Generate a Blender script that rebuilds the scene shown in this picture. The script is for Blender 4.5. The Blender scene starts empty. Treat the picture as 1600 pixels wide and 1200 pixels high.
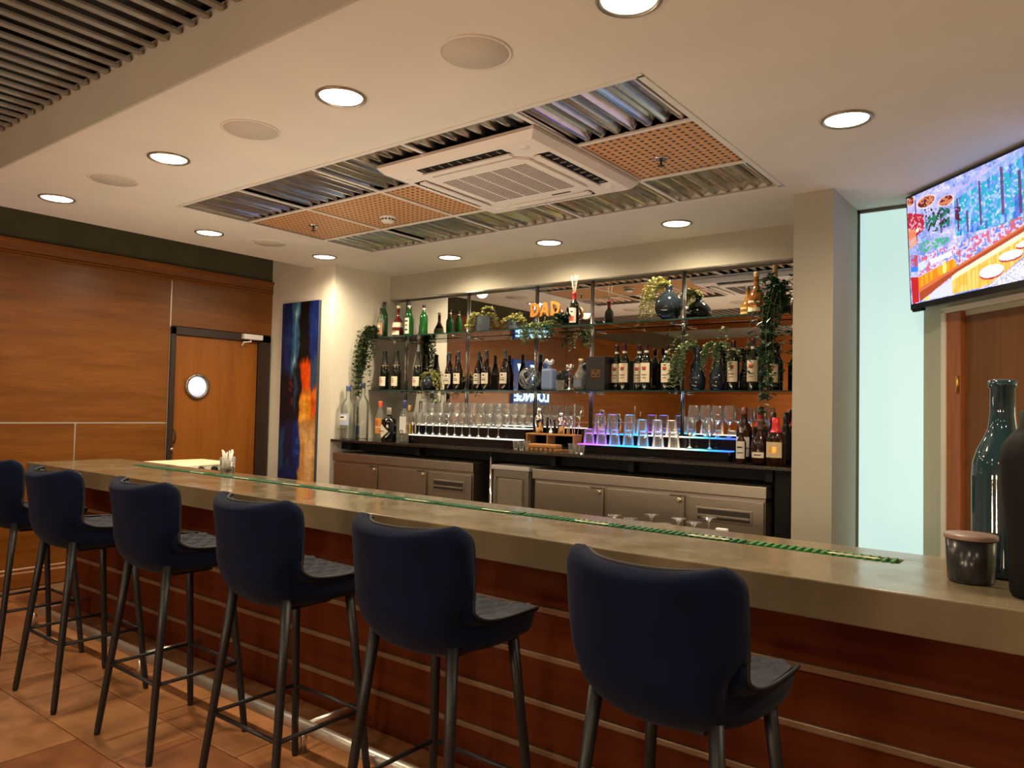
import bpy, bmesh, math, random
import numpy as np
from mathutils import Matrix, Vector
random.seed(7)
scene = bpy.context.scene
COL = scene.collection
# ------------------------------------------------------------------ camera
YAW, PITCH, ROLL, FPX = 0.653258, 0.0344476, 0.0214847, 1167.53
CAM = np.array([0.0, 0.0, 1.364])
_f = np.array([-math.sin(YAW)*math.cos(PITCH), math.cos(YAW)*math.cos(PITCH), math.sin(PITCH)])
_r = np.array([math.cos(YAW), math.sin(YAW), 0.0]); _u = np.cross(_r, _f)
R2 = _r*math.cos(ROLL) + _u*math.sin(ROLL); U2 = -_r*math.sin(ROLL) + _u*math.cos(ROLL)
MW = np.array([R2, -U2, _f])
cd = bpy.data.cameras.new('camera'); cam = bpy.data.objects.new('camera', cd); COL.objects.link(cam)
cd.sensor_width = 36.0; cd.sensor_fit = 'HORIZONTAL'; cd.lens = FPX/1600*36.0; cd.clip_start = 0.02
cam.matrix_world = Matrix(((R2[0], U2[0], -_f[0], CAM[0]), (R2[1], U2[1], -_f[1], CAM[1]), (R2[2], U2[2], -_f[2], CAM[2]), (0, 0, 0, 1)))
scene.camera = cam
# ------------------------------------------------------------------ world, exposure
w = bpy.data.worlds.new('world'); scene.world = w; w.use_nodes = True
w.node_tree.nodes['Background'].inputs[0].default_value = (1.0, 0.85, 0.7, 1); w.node_tree.nodes['Background'].inputs[1].default_value = 0.05
vs = scene.view_settings
vs.view_transform = 'Standard'; vs.look = 'None'; vs.exposure = 0.60; vs.gamma = 1.0; vs.use_curve_mapping = False
try:
    cy = scene.cycles
    cy.max_bounces = 10; cy.diffuse_bounces = 4; cy.glossy_bounces = 5; cy.transmission_bounces = 6; cy.transparent_max_bounces = 24
    cy.caustics_reflective = False; cy.caustics_refractive = False; cy.sample_clamp_indirect = 4.0
except Exception:
    pass
WARM = (1.0, 0.80, 0.55)
SPOT_W, DISC_E = 50.0, 6.0
GLOBE_W, STRIP_W = 1.0, 14.5
# ------------------------------------------------------------------ pixel helpers (1600x1200 frame)
def ray(u, v): return MW.T @ np.array([u-800.0, v-600.0, FPX])
def on(ax, val, u, v):
    d = ray(u, v); i = 'xyz'.index(ax); t = (val-CAM[i])/d[i]; return CAM + d*t
# ------------------------------------------------------------------ mesh helpers
class MB:
    def __init__(s): s.v = []; s.f = []; s.m = []; s.sm = []
    def add(s, vs_, fs, mi=0, smooth=False):
        b = len(s.v); s.v += [tuple(float(c) for c in p) for p in vs_]
        for f in fs: s.f.append(tuple(b+i for i in f)); s.m.append(mi); s.sm.append(smooth)
        return s
    def box(s, x0, x1, y0, y1, z0, z1, mi=0):
        p = [(x0,y0,z0),(x1,y0,z0),(x1,y1,z0),(x0,y1,z0),(x0,y0,z1),(x1,y0,z1),(x1,y1,z1),(x0,y1,z1)]
        return s.add(p, [(0,3,2,1),(4,5,6,7),(0,1,5,4),(1,2,6,5),(2,3,7,6),(3,0,4,7)], mi)
    def bbox(s, x0, x1, y0, y1, z0, z1, b=0.004, mi=0):
        "box with chamfered edges"
        bm = bmesh.new(); bmesh.ops.create_cube(bm, size=1.0)
        for q in bm.verts: q.co = Vector(((x0+x1)/2+q.co.x*(x1-x0), (y0+y1)/2+q.co.y*(y1-y0), (z0+z1)/2+q.co.z*(z1-z0)))
        bmesh.ops.bevel(bm, geom=list(bm.edges), offset=b, segments=2, affect='EDGES', profile=0.6)
        bm.verts.index_update()
        s.add([q.co for q in bm.verts], [[q.index for q in f.verts] for f in bm.faces], mi); bm.free(); return s
    def lathe(s, prof, n=20, c=(0,0,0), mi=0, a0=0.0, a1=2*math.pi, smooth=True, sx=1, sy=1):
        full = abs(a1-a0-2*math.pi) < 1e-6; k = n if full else n+1; rings = []; vs_ = []; fs = []
        for r, z in prof:
            if r < 1e-6: rings.append([len(vs_)]); vs_.append((c[0], c[1], c[2]+z)); continue
            rg = []
            for i in range(k):
                a = a0 + (a1-a0)*i/n; rg.append(len(vs_)); vs_.append((c[0]+sx*r*math.cos(a), c[1]+sy*r*math.sin(a), c[2]+z))
            rings.append(rg)
        for A, B in zip(rings[:-1], rings[1:]):
            for i in range(n):
                j = (i+1) % k if full else i+1
                if len(A) == 1 and len(B) == 1: continue
                if len(A) == 1: fs.append((A[0], B[j], B[i]))
                elif len(B) == 1: fs.append((A[i], A[j], B[0]))
                else: fs.append((A[i], A[j], B[j], B[i]))
        return s.add(vs_, fs, mi, smooth)
    def tube(s, pts, r, n=8, mi=0, closed=False, r2=None):
        P = [Vector(p) for p in pts]; L = len(P); vs_ = []; fs = []
        prev = None
        for i in range(L):
            if closed: t = P[(i+1) % L]-P[i-1]
            else: t = P[min(i+1, L-1)]-P[max(i-1, 0)]
            t.normalize()
            if prev is None:
                a = Vector((0,0,1)) if abs(t.z) < .9 else Vector((1,0,0)); nx = t.cross(a).normalized()
            else: nx = (prev - t*prev.dot(t)).normalized()
            prev = nx; ny = t.cross(nx)
            rr = r if r2 is None else r+(r2-r)*i/(L-1)
            for k in range(n):
                a = 2*math.pi*k/n; vs_.append(P[i]+nx*(rr*math.cos(a))+ny*(rr*math.sin(a)))
        for i in range(L if closed else L-1):
            for k in range(n):
                i2 = (i+1) % L; k2 = (k+1) % n; fs.append((i*n+k, i*n+k2, i2*n+k2, i2*n+k))
        if not closed: fs.append(tuple(range(n-1, -1, -1))); fs.append(tuple((L-1)*n+k for k in range(n)))
        return s.add(vs_, fs, mi, True)
    def prism(s, poly, h, axis='z', base=0.0, mi=0):
        n = len(poly)
        mk = {'z': lambda a, b, h_: (a, b, h_), 'y': lambda a, b, h_: (a, h_, b), 'x': lambda a, b, h_: (h_, a, b)}[axis]
        vs_ = [mk(a, b, base) for a, b in poly] + [mk(a, b, base+h) for a, b in poly]
        fs = [tuple(range(n-1, -1, -1)), tuple(range(n, 2*n))] + [(i, (i+1) % n, n+(i+1) % n, n+i) for i in range(n)]
        return s.add(vs_, fs, mi)
    def grid(s, P, mi=0, smooth=True, flip=False):
        nu, nv = P.shape[:2]; fs = []
        for i in range(nu-1):
            for j in range(nv-1):
                q = (i*nv+j, (i+1)*nv+j, (i+1)*nv+j+1, i*nv+j+1); fs.append(q[::-1] if flip else q)
        return s.add(P.reshape(-1, 3), fs, mi, smooth)
    def mesh(s, name, mats, fix=True):
        me = bpy.data.meshes.new(name); me.from_pydata(s.v, [], s.f)
        for m in (mats if isinstance(mats, (list, tuple)) else [mats]): me.materials.append(m)
        me.polygons.foreach_set('material_index', s.m); me.polygons.foreach_set('use_smooth', s.sm)
        if fix:
            bm = bmesh.new(); bm.from_mesh(me); bmesh.ops.recalc_face_normals(bm, faces=bm.faces); bm.to_mesh(me); bm.free()
        me.update(); return me
    def build(s, name, mats, parent=None, fix=True):
        return link(name, s.mesh(name, mats, fix), parent)
def link(name, me, parent=None, loc=(0,0,0), rz=0.0):
    o = bpy.data.objects.new(name, me); COL.objects.link(o); o.location = loc; o.rotation_euler = (0, 0, rz)
    if parent is not None: o.parent = parent
    return o
def tag(o, label, cat, group=None, kind=None):
    o['label'] = label; o['category'] = cat
    if group: o['group'] = group
    if kind: o['kind'] = kind
    return o
def thing(name, label, cat, loc=(0,0,0), rz=0.0, group=None):
    o = bpy.data.objects.new(name, None); COL.objects.link(o); o.empty_display_size = 0.05
    o.location = loc; o.rotation_euler = (0, 0, rz); return tag(o, label, cat, group)
def struct(o, label, cat='structure'): return tag(o, label, cat, None, 'structure')
def copy_tree(o, parent=None):
    c = o.copy(); COL.objects.link(c); c.parent = parent
    for ch in o.children: copy_tree(ch, c)
    return c
def text_mesh(txt, size, depth, mat_, bold=0.0):
    cu = bpy.data.curves.new('lettering', 'FONT'); cu.body = txt; cu.size = size; cu.extrude = depth; cu.offset = bold
    cu.align_x = 'CENTER'; cu.align_y = 'CENTER'; cu.resolution_u = 3
    t = bpy.data.objects.new('lettering_tmp', cu); COL.objects.link(t)
    me = bpy.data.meshes.new_from_object(t.evaluated_get(bpy.context.evaluated_depsgraph_get()))
    bpy.data.objects.remove(t); bpy.data.curves.remove(cu); me.materials.clear(); me.materials.append(mat_); return me
ORD = ['first','second','third','fourth','fifth','sixth','seventh','eighth','ninth','tenth','eleventh','twelfth','thirteenth','fourteenth']
# ------------------------------------------------------------------ materials
def new_mat(name):
    m = bpy.data.materials.new(name); m.use_nodes = True; nt = m.node_tree
    return m, nt, nt.nodes['Principled BSDF']
def mat(name, col, rough=.5, metal=0.0, noise=0.0, scale=20.0, bump=0.0, stretch=(1,1,1), spec=.5, emit=None, estr=0.0, coat=0.0, sheen=0.0, ani=None):
    m, nt, b = new_mat(name); N = nt.nodes; Lk = nt.links
    b.inputs['Base Color'].default_value = (*col, 1); b.inputs['Roughness'].default_value = rough; b.inputs['Metallic'].default_value = metal
    b.inputs['Specular IOR Level'].default_value = spec; b.inputs['Coat Weight'].default_value = coat; b.inputs['Sheen Weight'].default_value = sheen
    if emit: b.inputs['Emission Color'].default_value = (*emit, 1); b.inputs['Emission Strength'].default_value = estr
    tc = N.new('ShaderNodeTexCoord'); mp = N.new('ShaderNodeMapping'); mp.inputs['Scale'].default_value = stretch
    nz = N.new('ShaderNodeTexNoise'); nz.inputs['Scale'].default_value = scale; nz.inputs['Detail'].default_value = 5
    Lk.new(tc.outputs['Object'], mp.inputs['Vector']); Lk.new(mp.outputs['Vector'], nz.inputs['Vector'])
    if noise > 0:
        cr = N.new('ShaderNodeValToRGB'); cr.color_ramp.elements[0].position = .3; cr.color_ramp.elements[1].position = .7
        cr.color_ramp.elements[0].color = (*[c*(1-noise) for c in col], 1); cr.color_ramp.elements[1].color = (*[min(1, c*(1+noise)) for c in col], 1)
        Lk.new(nz.outputs['Fac'], cr.inputs['Fac']); Lk.new(cr.outputs['Color'], b.inputs['Base Color'])
    if bump > 0:
        bp = N.new('ShaderNodeBump'); bp.inputs['Strength'].default_value = bump; bp.inputs['Distance'].default_value = .01
        Lk.new(nz.outputs['Fac'], bp.inputs['Height']); Lk.new(bp.outputs['Normal'], b.inputs['Normal'])
    return m
def wood(name, c0, c1, c2, axis='y', rough=.35, scale=1.0, coat=.12, spec=.4):
    m, nt, b = new_mat(name); N = nt.nodes; Lk = nt.links
    tc = N.new('ShaderNodeTexCoord'); oi = N.new('ShaderNodeObjectInfo'); mp = N.new('ShaderNodeMapping'); ad = N.new('ShaderNodeVectorMath'); ml = N.new('ShaderNodeMath')
    ml.operation = 'MULTIPLY'; ml.inputs[1].default_value = 37.0; Lk.new(oi.outputs['Random'], ml.inputs[0])
    ad.operation = 'ADD'; Lk.new(tc.outputs['Object'], ad.inputs[0]); Lk.new(ml.outputs[0], ad.inputs[1])
    st = {'x': (.7, 9, 9), 'y': (9, .7, 9), 'z': (9, 9, .7)}[axis]; mp.inputs['Scale'].default_value = tuple(s_*scale for s_ in st)
    Lk.new(ad.outputs[0], mp.inputs['Vector'])
    n1 = N.new('ShaderNodeTexNoise'); n1.inputs['Scale'].default_value = 1.6; n1.inputs['Detail'].default_value = 4; n1.inputs['Distortion'].default_value = .6
    n2 = N.new('ShaderNodeTexNoise'); n2.inputs['Scale'].default_value = 9; n2.inputs['Detail'].default_value = 6
    for q in (n1, n2): Lk.new(mp.outputs['Vector'], q.inputs['Vector'])
    mx = N.new('ShaderNodeMath'); mx.operation = 'MULTIPLY_ADD'; mx.inputs[1].default_value = .35; Lk.new(n2.outputs['Fac'], mx.inputs[0])
    m2 = N.new('ShaderNodeMath'); m2.operation = 'MULTIPLY'; m2.inputs[1].default_value = .65; Lk.new(n1.outputs['Fac'], m2.inputs[0]); Lk.new(m2.outputs[0], mx.inputs[2])
    cr = N.new('ShaderNodeValToRGB'); e = cr.color_ramp.elements; e[0].position = .32; e[0].color = (*c0, 1); e[1].position = .7; e[1].color = (*c2, 1)
    q = e.new(.5); q.color = (*c1, 1); Lk.new(mx.outputs[0], cr.inputs['Fac']); Lk.new(cr.outputs['Color'], b.inputs['Base Color'])
    b.inputs['Specular IOR Level'].default_value = spec; b.inputs['Roughness'].default_value = rough; b.inputs['Coat Weight'].default_value = coat; b.inputs['Coat Roughness'].default_value = .25
    return m
def thin_glass(name, tint=(1,1,1), ior=1.45, rough=.02, body=0.0, bodycol=(1,1,1), k=1.0):
    "thin clear glass: tinted see-through with a fresnel reflection, optionally part frosted"
    m = bpy.data.materials.new(name); m.use_nodes = True; nt = m.node_tree; N = nt.nodes; Lk = nt.links; N.clear()
    out = N.new('ShaderNodeOutputMaterial'); tr = N.new('ShaderNodeBsdfTransparent'); gl = N.new('ShaderNodeBsdfGlossy'); fr = N.new('ShaderNodeFresnel'); mx = N.new('ShaderNodeMixShader')
    tr.inputs[0].default_value = (*tint, 1); gl.inputs['Roughness'].default_value = rough; fr.inputs['IOR'].default_value = ior
    f = fr.outputs[0]
    if k != 1.0:
        mm = N.new('ShaderNodeMath'); mm.operation = 'MULTIPLY'; mm.inputs[1].default_value = k; mm.use_clamp = True; Lk.new(f, mm.inputs[0]); f = mm.outputs[0]
    Lk.new(f, mx.inputs[0]); Lk.new(tr.outputs[0], mx.inputs[1]); Lk.new(gl.outputs[0], mx.inputs[2]); last = mx
    if body > 0:
        df = N.new('ShaderNodeBsdfPrincipled'); df.inputs['Base Color'].default_value = (*bodycol, 1); df.inputs['Roughness'].default_value = .15
        m2 = N.new('ShaderNodeMixShader'); m2.inputs[0].default_value = body; Lk.new(mx.outputs[0], m2.inputs[1]); Lk.new(df.outputs[0], m2.inputs[2]); last = m2
    Lk.new(last.outputs[0], out.inputs[0]); return m
def emis(name, col, s):
    m = bpy.data.materials.new(name); m.use_nodes = True; nt = m.node_tree; nt.nodes.clear()
    o = nt.nodes.new('ShaderNodeOutputMaterial'); e = nt.nodes.new('ShaderNodeEmission'); e.inputs[0].default_value = (*col, 1); e.inputs[1].default_value = s
    nt.links.new(e.outputs[0], o.inputs[0]); return m
def attr_mat(name, rough=.5, emit=0.0):
    m, nt, b = new_mat(name); a = nt.nodes.new('ShaderNodeVertexColor'); a.layer_name = 'Col'
    if emit > 0:
        b.inputs['Base Color'].default_value = (.01, .01, .012, 1); nt.links.new(a.outputs[0], b.inputs['Emission Color']); b.inputs['Emission Strength'].default_value = emit
    else: nt.links.new(a.outputs[0], b.inputs['Base Color'])
    b.inputs['Roughness'].default_value = rough; return m
M = {}
M['ceil'] = mat('ceiling_paint', (.81, .765, .70), .85, noise=.03, scale=3)
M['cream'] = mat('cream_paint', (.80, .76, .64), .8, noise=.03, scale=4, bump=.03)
M['creamdim'] = mat('dimmed_cream_paint', (.43, .405, .325), .8, noise=.03, scale=4, bump=.03)  # cream paint darkened on column and soffit to offset strong lamp light
M['bulk'] = mat('grey_green_paint', (.55, .53, .46), .8, noise=.04, scale=3)
M['olive'] = mat('olive_paint', (.085, .075, .038), .8, noise=.15, scale=5)
M['blackceil'] = mat('black_deck_paint', (.012, .013, .013), .7)
M['slat'] = mat('grey_slat_paint', (.30, .31, .29), .5)
M['wood'] = wood('orange_veneer', (.135, .044, .005), (.19, .065, .008), (.245, .09, .013), 'y')
M['woodz'] = wood('door_veneer', (.21, .066, .007), (.27, .088, .010), (.32, .11, .014), 'z', scale=.7)
M['woodtrim'] = wood('moulding_wood', (.16, .05, .008), (.22, .072, .012), (.28, .098, .018), 'y', rough=.35)
M['barwood'] = wood('red_brown_veneer', (.075, .014, .003), (.10, .020, .004), (.13, .028, .006), 'x', rough=.65, coat=0, spec=.12)
M['mirrorwall'] = wood('brown_veneer', (.26, .075, .014), (.34, .105, .02), (.40, .13, .028), 'x')
M['taupe'] = mat('taupe_strip', (.22, .145, .085), .4, metal=.35)
M['steelstrip'] = mat('brushed_strip', (.62, .57, .48), .35, metal=.7)
M['darkframe'] = mat('dark_brown_frame', (.028, .014, .008), .45)
M['white'] = mat('white_plastic', (.80, .78, .74), .4)
M['offwhite'] = mat('speaker_grille', (.62, .56, .49), .7, noise=.05, scale=200)
M['railsteel'] = mat('satin_rail_steel', (.80, .76, .68), .34, metal=.9)
M['chrome'] = mat('chrome', (.82, .82, .82), .12, metal=1)
M['steel'] = mat('brushed_steel', (.40, .35, .29), .42, metal=1.0, noise=.06, scale=10, stretch=(1, 1, 60))
M['steeldark'] = mat('steel_recess', (.07, .06, .05), .5, metal=.7)  # darkened for the handle recess shade; also serves rivets and small fittings
M['nickel'] = mat('lock_nickel', (.8, .72, .55), .2, metal=1)
M['black'] = mat('black_board', (.006, .006, .006), .6, spec=.2)
M['blackgloss'] = mat('black_gloss', (.006, .006, .007), .08)
M['blackmetal'] = mat('black_metal', (.012, .012, .013), .42, spec=.4)
M['counter'] = mat('dark_stone', (.022, .016, .013), .12, noise=.4, scale=60)
M['mirror'] = mat('mirror_silver', (.86, .87, .86), .015, metal=1)
M['shelfglass'] = thin_glass('shelf_glass', (.86, .93, .90), 1.5, .01)
M['shelfedge'] = mat('glass_edge', (.015, .05, .045), .1)
M['clear'] = thin_glass('clear_glass', (.95, .96, .95), 1.5, .02, body=.09, bodycol=(.9, .92, .9), k=1.9)
M['bottleclear'] = thin_glass('clear_bottle_glass', (.90, .92, .88), 1.5, .03, body=.14, bodycol=(.75, .78, .70), k=1.4)
M['smoke'] = mat('smoky_blue_glass', (.012, .020, .028), .06, coat=.4)
M['teal'] = mat('teal_glass', (.018, .048, .06), .06, coat=.5)
M['velvet'] = mat('navy_velvet', (.0007, .0042, .022), .85, noise=.25, scale=14, bump=.05, sheen=.04, spec=.12)
M['velvetseat'] = mat('navy_velvet_pad', (.008, .012, .024), .75, noise=.2, scale=18, sheen=.15, spec=.25)
M['piping'] = mat('black_piping', (.004, .004, .006), .6)
M['rubber'] = mat('green_rubber', (.012, .10, .035), .5, noise=.2, scale=30)
M['rubberbright'] = mat('bright_green_rubber', (.03, .19, .035), .45)
M['print'] = mat('cream_print', (.75, .70, .5), .6)
M['paper'] = mat('cream_paper', (.72, .66, .52), .7, noise=.05, scale=60)
M['paperwhite'] = mat('white_paper', (.80, .78, .70), .7)
M['ink'] = mat('dark_ink', (.05, .035, .025), .7)
M['redink'] = mat('red_ink', (.5, .08, .03), .7)
M['gold'] = mat('gilt', (.75, .42, .10), .3, metal=.9)
M['copper'] = mat('amber_letter_gilt', (.42, .17, .025), .45)
M['bamboo'] = mat('bamboo_wood', (.42, .20, .06), .45, noise=.2, scale=30, stretch=(1, 10, 10))
M['leaf'] = mat('ivy_leaf', (.035, .075, .022), .5, noise=.4, scale=9)
M['leaflight'] = mat('variegated_leaf', (.50, .50, .20), .5, noise=.35, scale=30)
M['leafmid'] = mat('succulent_leaf', (.20, .27, .13), .5, noise=.35, scale=20)
M['leafdark'] = mat('dark_leaf', (.015, .06, .02), .4, noise=.3, scale=10)
M['stem'] = mat('plant_stem', (.09, .10, .03), .7)
M['soil'] = mat('dark_pot', (.02, .018, .016), .6)
M['greyglass'] = thin_glass('ribbed_grey_glass', (.55, .62, .66), 1.5, .05, body=.5, bodycol=(.16, .20, .23))
# ------------------------------------------------------------------ dimensions
ZC = 2.603                       # bar ceiling
XW = -6.134                      # wooden wall plane
YA, YB, YM = 4.234, 4.894, 4.97  # column fronts, soffit front, mirror
XAL, XAR, XC = -5.226, -1.283, -1.072
YW = 4.782                       # window plane
PD = np.array([-0.6794, 0.7337, 0.0]); PN = np.array([-0.7337, -0.6794, 0.0]); P0 = np.array([-0.72, YW, 0.0])
BAR_Z, BAR_Y0, BAR_Y1, BAR_P = 0.949, 1.992, 2.592, 2.214
DIAG_RZ = math.atan2(-PD[1], -PD[0])   # local +x runs along the slanted wall towards the viewer's side
def dpt(s_, off, z): q = P0 - PD*s_ + PN*off; return (q[0], q[1], z)
# ------------------------------------------------------------------ floor
fb = MB().box(-6.3, 2.6, -3.6, 5.1, -.12, -.008).build('floor', mat('brown_grout', (.21, .105, .05), .75, noise=.2, scale=8)); struct(fb, 'terracotta tiled floor of the bar room with sandy joints', 'floor')
tmats = []
for i, c in enumerate([(.33, .135, .05), (.37, .16, .06), (.30, .115, .042), (.39, .18, .075)]):
    m, nt, b = new_mat('terracotta_%d' % i); N = nt.nodes; Lk = nt.links
    tc = N.new('ShaderNodeTexCoord'); oi = N.new('ShaderNodeObjectInfo'); ad = N.new('ShaderNodeVectorMath'); ad.operation = 'ADD'; ml = N.new('ShaderNodeMath'); ml.operation = 'MULTIPLY'; ml.inputs[1].default_value = 50
    Lk.new(oi.outputs['Random'], ml.inputs[0]); Lk.new(tc.outputs['Object'], ad.inputs[0]); Lk.new(ml.outputs[0], ad.inputs[1])
    nz = N.new('ShaderNodeTexNoise'); nz.inputs['Scale'].default_value = 5; nz.inputs['Detail'].default_value = 7; nz.inputs['Roughness'].default_value = .62; Lk.new(ad.outputs[0], nz.inputs['Vector'])
    cr = N.new('ShaderNodeValToRGB'); e = cr.color_ramp.elements; e[0].position = .3; e[0].color = (*[k*.62 for k in c], 1); e[1].position = .72; e[1].color = (*[min(1, k*1.3) for k in c], 1)
    Lk.new(nz.outputs['Fac'], cr.inputs['Fac']); Lk.new(cr.outputs['Color'], b.inputs['Base Color']); b.inputs['Roughness'].default_value = .42
    bp = N.new('ShaderNodeBump'); bp.inputs['Strength'].default_value = .12; bp.inputs['Distance'].default_value = .01; Lk.new(nz.outputs['Fac'], bp.inputs['Height']); Lk.new(bp.outputs['Normal'], b.inputs['Normal'])
    tmats.append(m)
TW, TD = .62, .31
tmesh = [MB().bbox(-TW/2+.003, TW/2-.003, -TD/2+.003, TD/2-.003, -.02, 0, .003).mesh('tile', m) for m in tmats]
for j in range(-4, 6):
    yc = 1.39 + TD*(j-1) + TD/2 - 0.31*1
    for i in range(-10, 3):
        xc = -3.23 + TW*i + TW/2 + (0 if j % 2 == 1 else TW/2)
        if xc < -6.3+.3 or xc > 2.0: continue
        link('tile', random.choice(tmesh), fb, (xc, yc, random.uniform(-.001, .0005)))
fl2 = MB().box(-6.3, 2.6, BAR_P+.5, 5.1, -.011, -.004).build('floor_service', mat('service_floor', (.10, .06, .04), .6)); struct(fl2, 'plain dark floor behind the bar counter', 'floor')
# ------------------------------------------------------------------ wooden wall with door
wl = MB().box(XW-.15, XW-.012, -3.6, YA+.1, 0, 3.0).build('wall_left', M['olive']); struct(wl, 'wooden panelled wall with a dark olive band along its top', 'wall')
def wpanel(name, y0, y1, z0, z1, t=.012, m='wood', b=.002):
    o = MB().bbox(-t, 0, y0-(y0+y1)/2, y1-(y0+y1)/2, z0-(z0+z1)/2, z1-(z0+z1)/2, b).build(name, M[m], wl); o.location = (XW, (y0+y1)/2, (z0+z1)/2); return o
ZS = 1.192
wpanel('wood_panel', .62, 3.238, ZS+.006, 2.40); wpanel('wood_panel', -3.6, .61, ZS+.006, 2.40)
wpanel('wood_panel', 2.53, 3.238, .14, ZS-.006); wpanel('wood_panel', 1.2, 2.518, .14, ZS-.006); wpanel('wood_panel', -1.5, 1.188, .14, ZS-.006); wpanel('wood_panel', -3.6, -1.512, .14, ZS-.006)
wpanel('wood_panel', 3.25, YA, 2.016, 2.40)
wpanel('metal_strip', -3.6, 3.24, ZS-.005, ZS+.005, .014, 'steelstrip', .001); wpanel('metal_strip', 3.239, 3.249, .14, 2.41, .014, 'steelstrip', .001)
wpanel('metal_strip', 2.519, 2.529, .14, ZS, .014, 'steelstrip', .001); wpanel('metal_strip', 1.189, 1.199, .14, ZS, .014, 'steelstrip', .001)
prof = [(0, 2.40), (.012, 2.40), (.022, 2.412), (.014, 2.42), (.028, 2.432), (.018, 2.442), (.02, 2.49), (.034, 2.505), (.034, 2.524), (0, 2.524)]
MB().prism([(XW-.012+a, z) for a, z in prof], YA+3.6, 'y', -3.6).build('crown_moulding', M['woodtrim'], wl)
bbp = [(0, 0), (.03, 0), (.03, .10), (.022, .112), (.022, .13), (.014, .14), (0, .14)]
bs = MB().prism([(XW-.012+a, z) for a, z in bbp], 3.24+3.6, 'y', -3.6).build('baseboard_left', M['woodtrim']); struct(bs, 'moulded wooden skirting board along the panelled wall', 'baseboard')
# door with porthole
dr = MB().box(-.012, 0, 3.292, 4.085, .01, 1.94).build('door_1', M['woodz']); dr.location = (XW, 0, 0); struct(dr, 'orange wooden swing door with a round porthole window', 'door')
fr = MB()
for (y0, y1, z0, z1) in [(3.245, 3.290, 0, 2.008), (4.088, 4.215, 0, 2.008), (3.245, 4.215, 1.942, 2.008)]: fr.bbox(-.005, .022, y0, y1, z0, z1, .004)
fr.build('door_frame', M['darkframe'], dr)
pc = on('x', XW, 307.5, 604)
rg = MB().lathe([(.088, 0), (.098, .004), (.112, .012), (.112, .018), (.094, .022), (.088, .016), (.086, 0)], 40)
o = rg.build('porthole_ring', mat('porthole_metal', (.26, .22, .17), .35, metal=.8), dr); o.rotation_euler = (0, math.pi/2, 0); o.location = (0, pc[1], pc[2])
pm = mat('frosted_pane', (.8, .85, .95), .35, emit=(.70, .78, 1.0), estr=.52)
o = MB().lathe([(0, .006), (.088, .006), (.088, 0)], 40).build('porthole_pane', pm, dr); o.rotation_euler = (0, math.pi/2, 0); o.location = (0, pc[1], pc[2])
for k in range(8):
    a = k*math.pi/4+.2; q = MB().lathe([(.005, 0), (.005, .003), (0, .004)], 8).build('rivet', M['steeldark'], dr); q.rotation_euler = (0, math.pi/2, 0); q.location = (.02, pc[1]+.103*math.cos(a), pc[2]+.103*math.sin(a))
hp = on('x', XW, 268, 682)
MB().tube([(.012, hp[1], hp[2]+.06), (.03, hp[1]+.012, hp[2]+.045), (.035, hp[1]+.015, hp[2]), (.03, hp[1]+.012, hp[2]-.045), (.012, hp[1], hp[2]-.06)], .007).build('door_handle', M['darkframe'], dr)
o = MB().lathe([(.018, 0), (.018, .02), (.012, .028), (0, .03)], 16).build('door_lock', M['nickel'], dr); o.rotation_euler = (0, math.pi/2, 0); o.location = (.005, hp[1]-.005, on('x', XW, 268, 702)[2])
dc = on('x', XW+.04, 394, 527)
cl = thing('door_closer', 'white hydraulic door closer fixed on the dark door frame', 'door closer', (XW+.022, dc[1], dc[2]))
MB().bbox(0, .045, -.10, .10, -.024, .024, .006).build('closer_body', M['white'], cl)
MB().tube([(.02, -.02, -.024), (.035, -.02, -.045), (.04, -.10, -.055), (.03, -.11, -.09)], .006).build('closer_arm', M['white'], cl)
# ------------------------------------------------------------------ other walls
o = MB().box(XW-.15, XAL, YA, 5.1, 0, 3.0).build('wall_back_left', M['cream']); struct(o, 'cream painted wall return carrying the abstract painting', 'wall')
o = MB().box(XAL, XAR, YM+.012, 5.1, 0, ZC+.1).build('wall_back', M['cream']); struct(o, 'cream back wall behind the mirrored bar shelves', 'wall')
o = MB().box(XAL, XAR, YB, YM+.012, 2.383, ZC).build('trim_1', M['creamdim']); struct(o, 'cream soffit above the bar mirror', 'trim')
o = MB().box(XAR, XC, YA, 5.1, 0, ZC).build('wall_column', M['creamdim']); struct(o, 'cream painted square column beside the bottle shelves', 'wall')
o = MB().box(XC, -.6, YW+.03, 5.1, 0, ZC).build('wall_back_right', M['cream']); struct(o, 'cream wall behind the bright frosted panel', 'wall')
wr = MB().box(0, 4.2, 0, .12, 0, ZC+.3).build('wall_right', mat('sage_cream_paint', (.50, .49, .36), .8, noise=.03, scale=4)); wr.location = dpt(0, 0, 0); wr.rotation_euler = (0, 0, DIAG_RZ); struct(wr, 'sage cream slanted wall with a wooden door below the television', 'wall')
o = MB().box(-6.3, 2.7, -3.7, -3.6, 0, 3.0).build('wall_front', M['mirrorwall']); struct(o, 'brown wooden wall behind the viewer', 'wall')
o = MB().box(2.3, 2.42, -3.7, 1.9, 0, 3.0).build('wall_side', M['mirrorwall']); struct(o, 'brown wooden side wall of the dining area', 'wall')
wn = MB().box(XC+.014, -.722, YW, YW+.015, 0, ZC-.022).build('window_1', mat('frosted_glass_panel', (.34, .42, .40), .45, emit=(.66, .95, .90), estr=.50)); struct(wn, 'tall softly glowing frosted glass panel beside the column', 'window')
MB().box(XC+.001, XC+.012, YW-.004, YW+.02, 0, ZC-.003).box(XC+.001, -.722, YW-.004, YW+.02, ZC-.019, ZC-.003).build('shadow_gap_strip', mat('shadow_gap_colour', (.16, .17, .13), .6), wn)  # solid dark strips, the shade of the gap put into their colour
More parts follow.
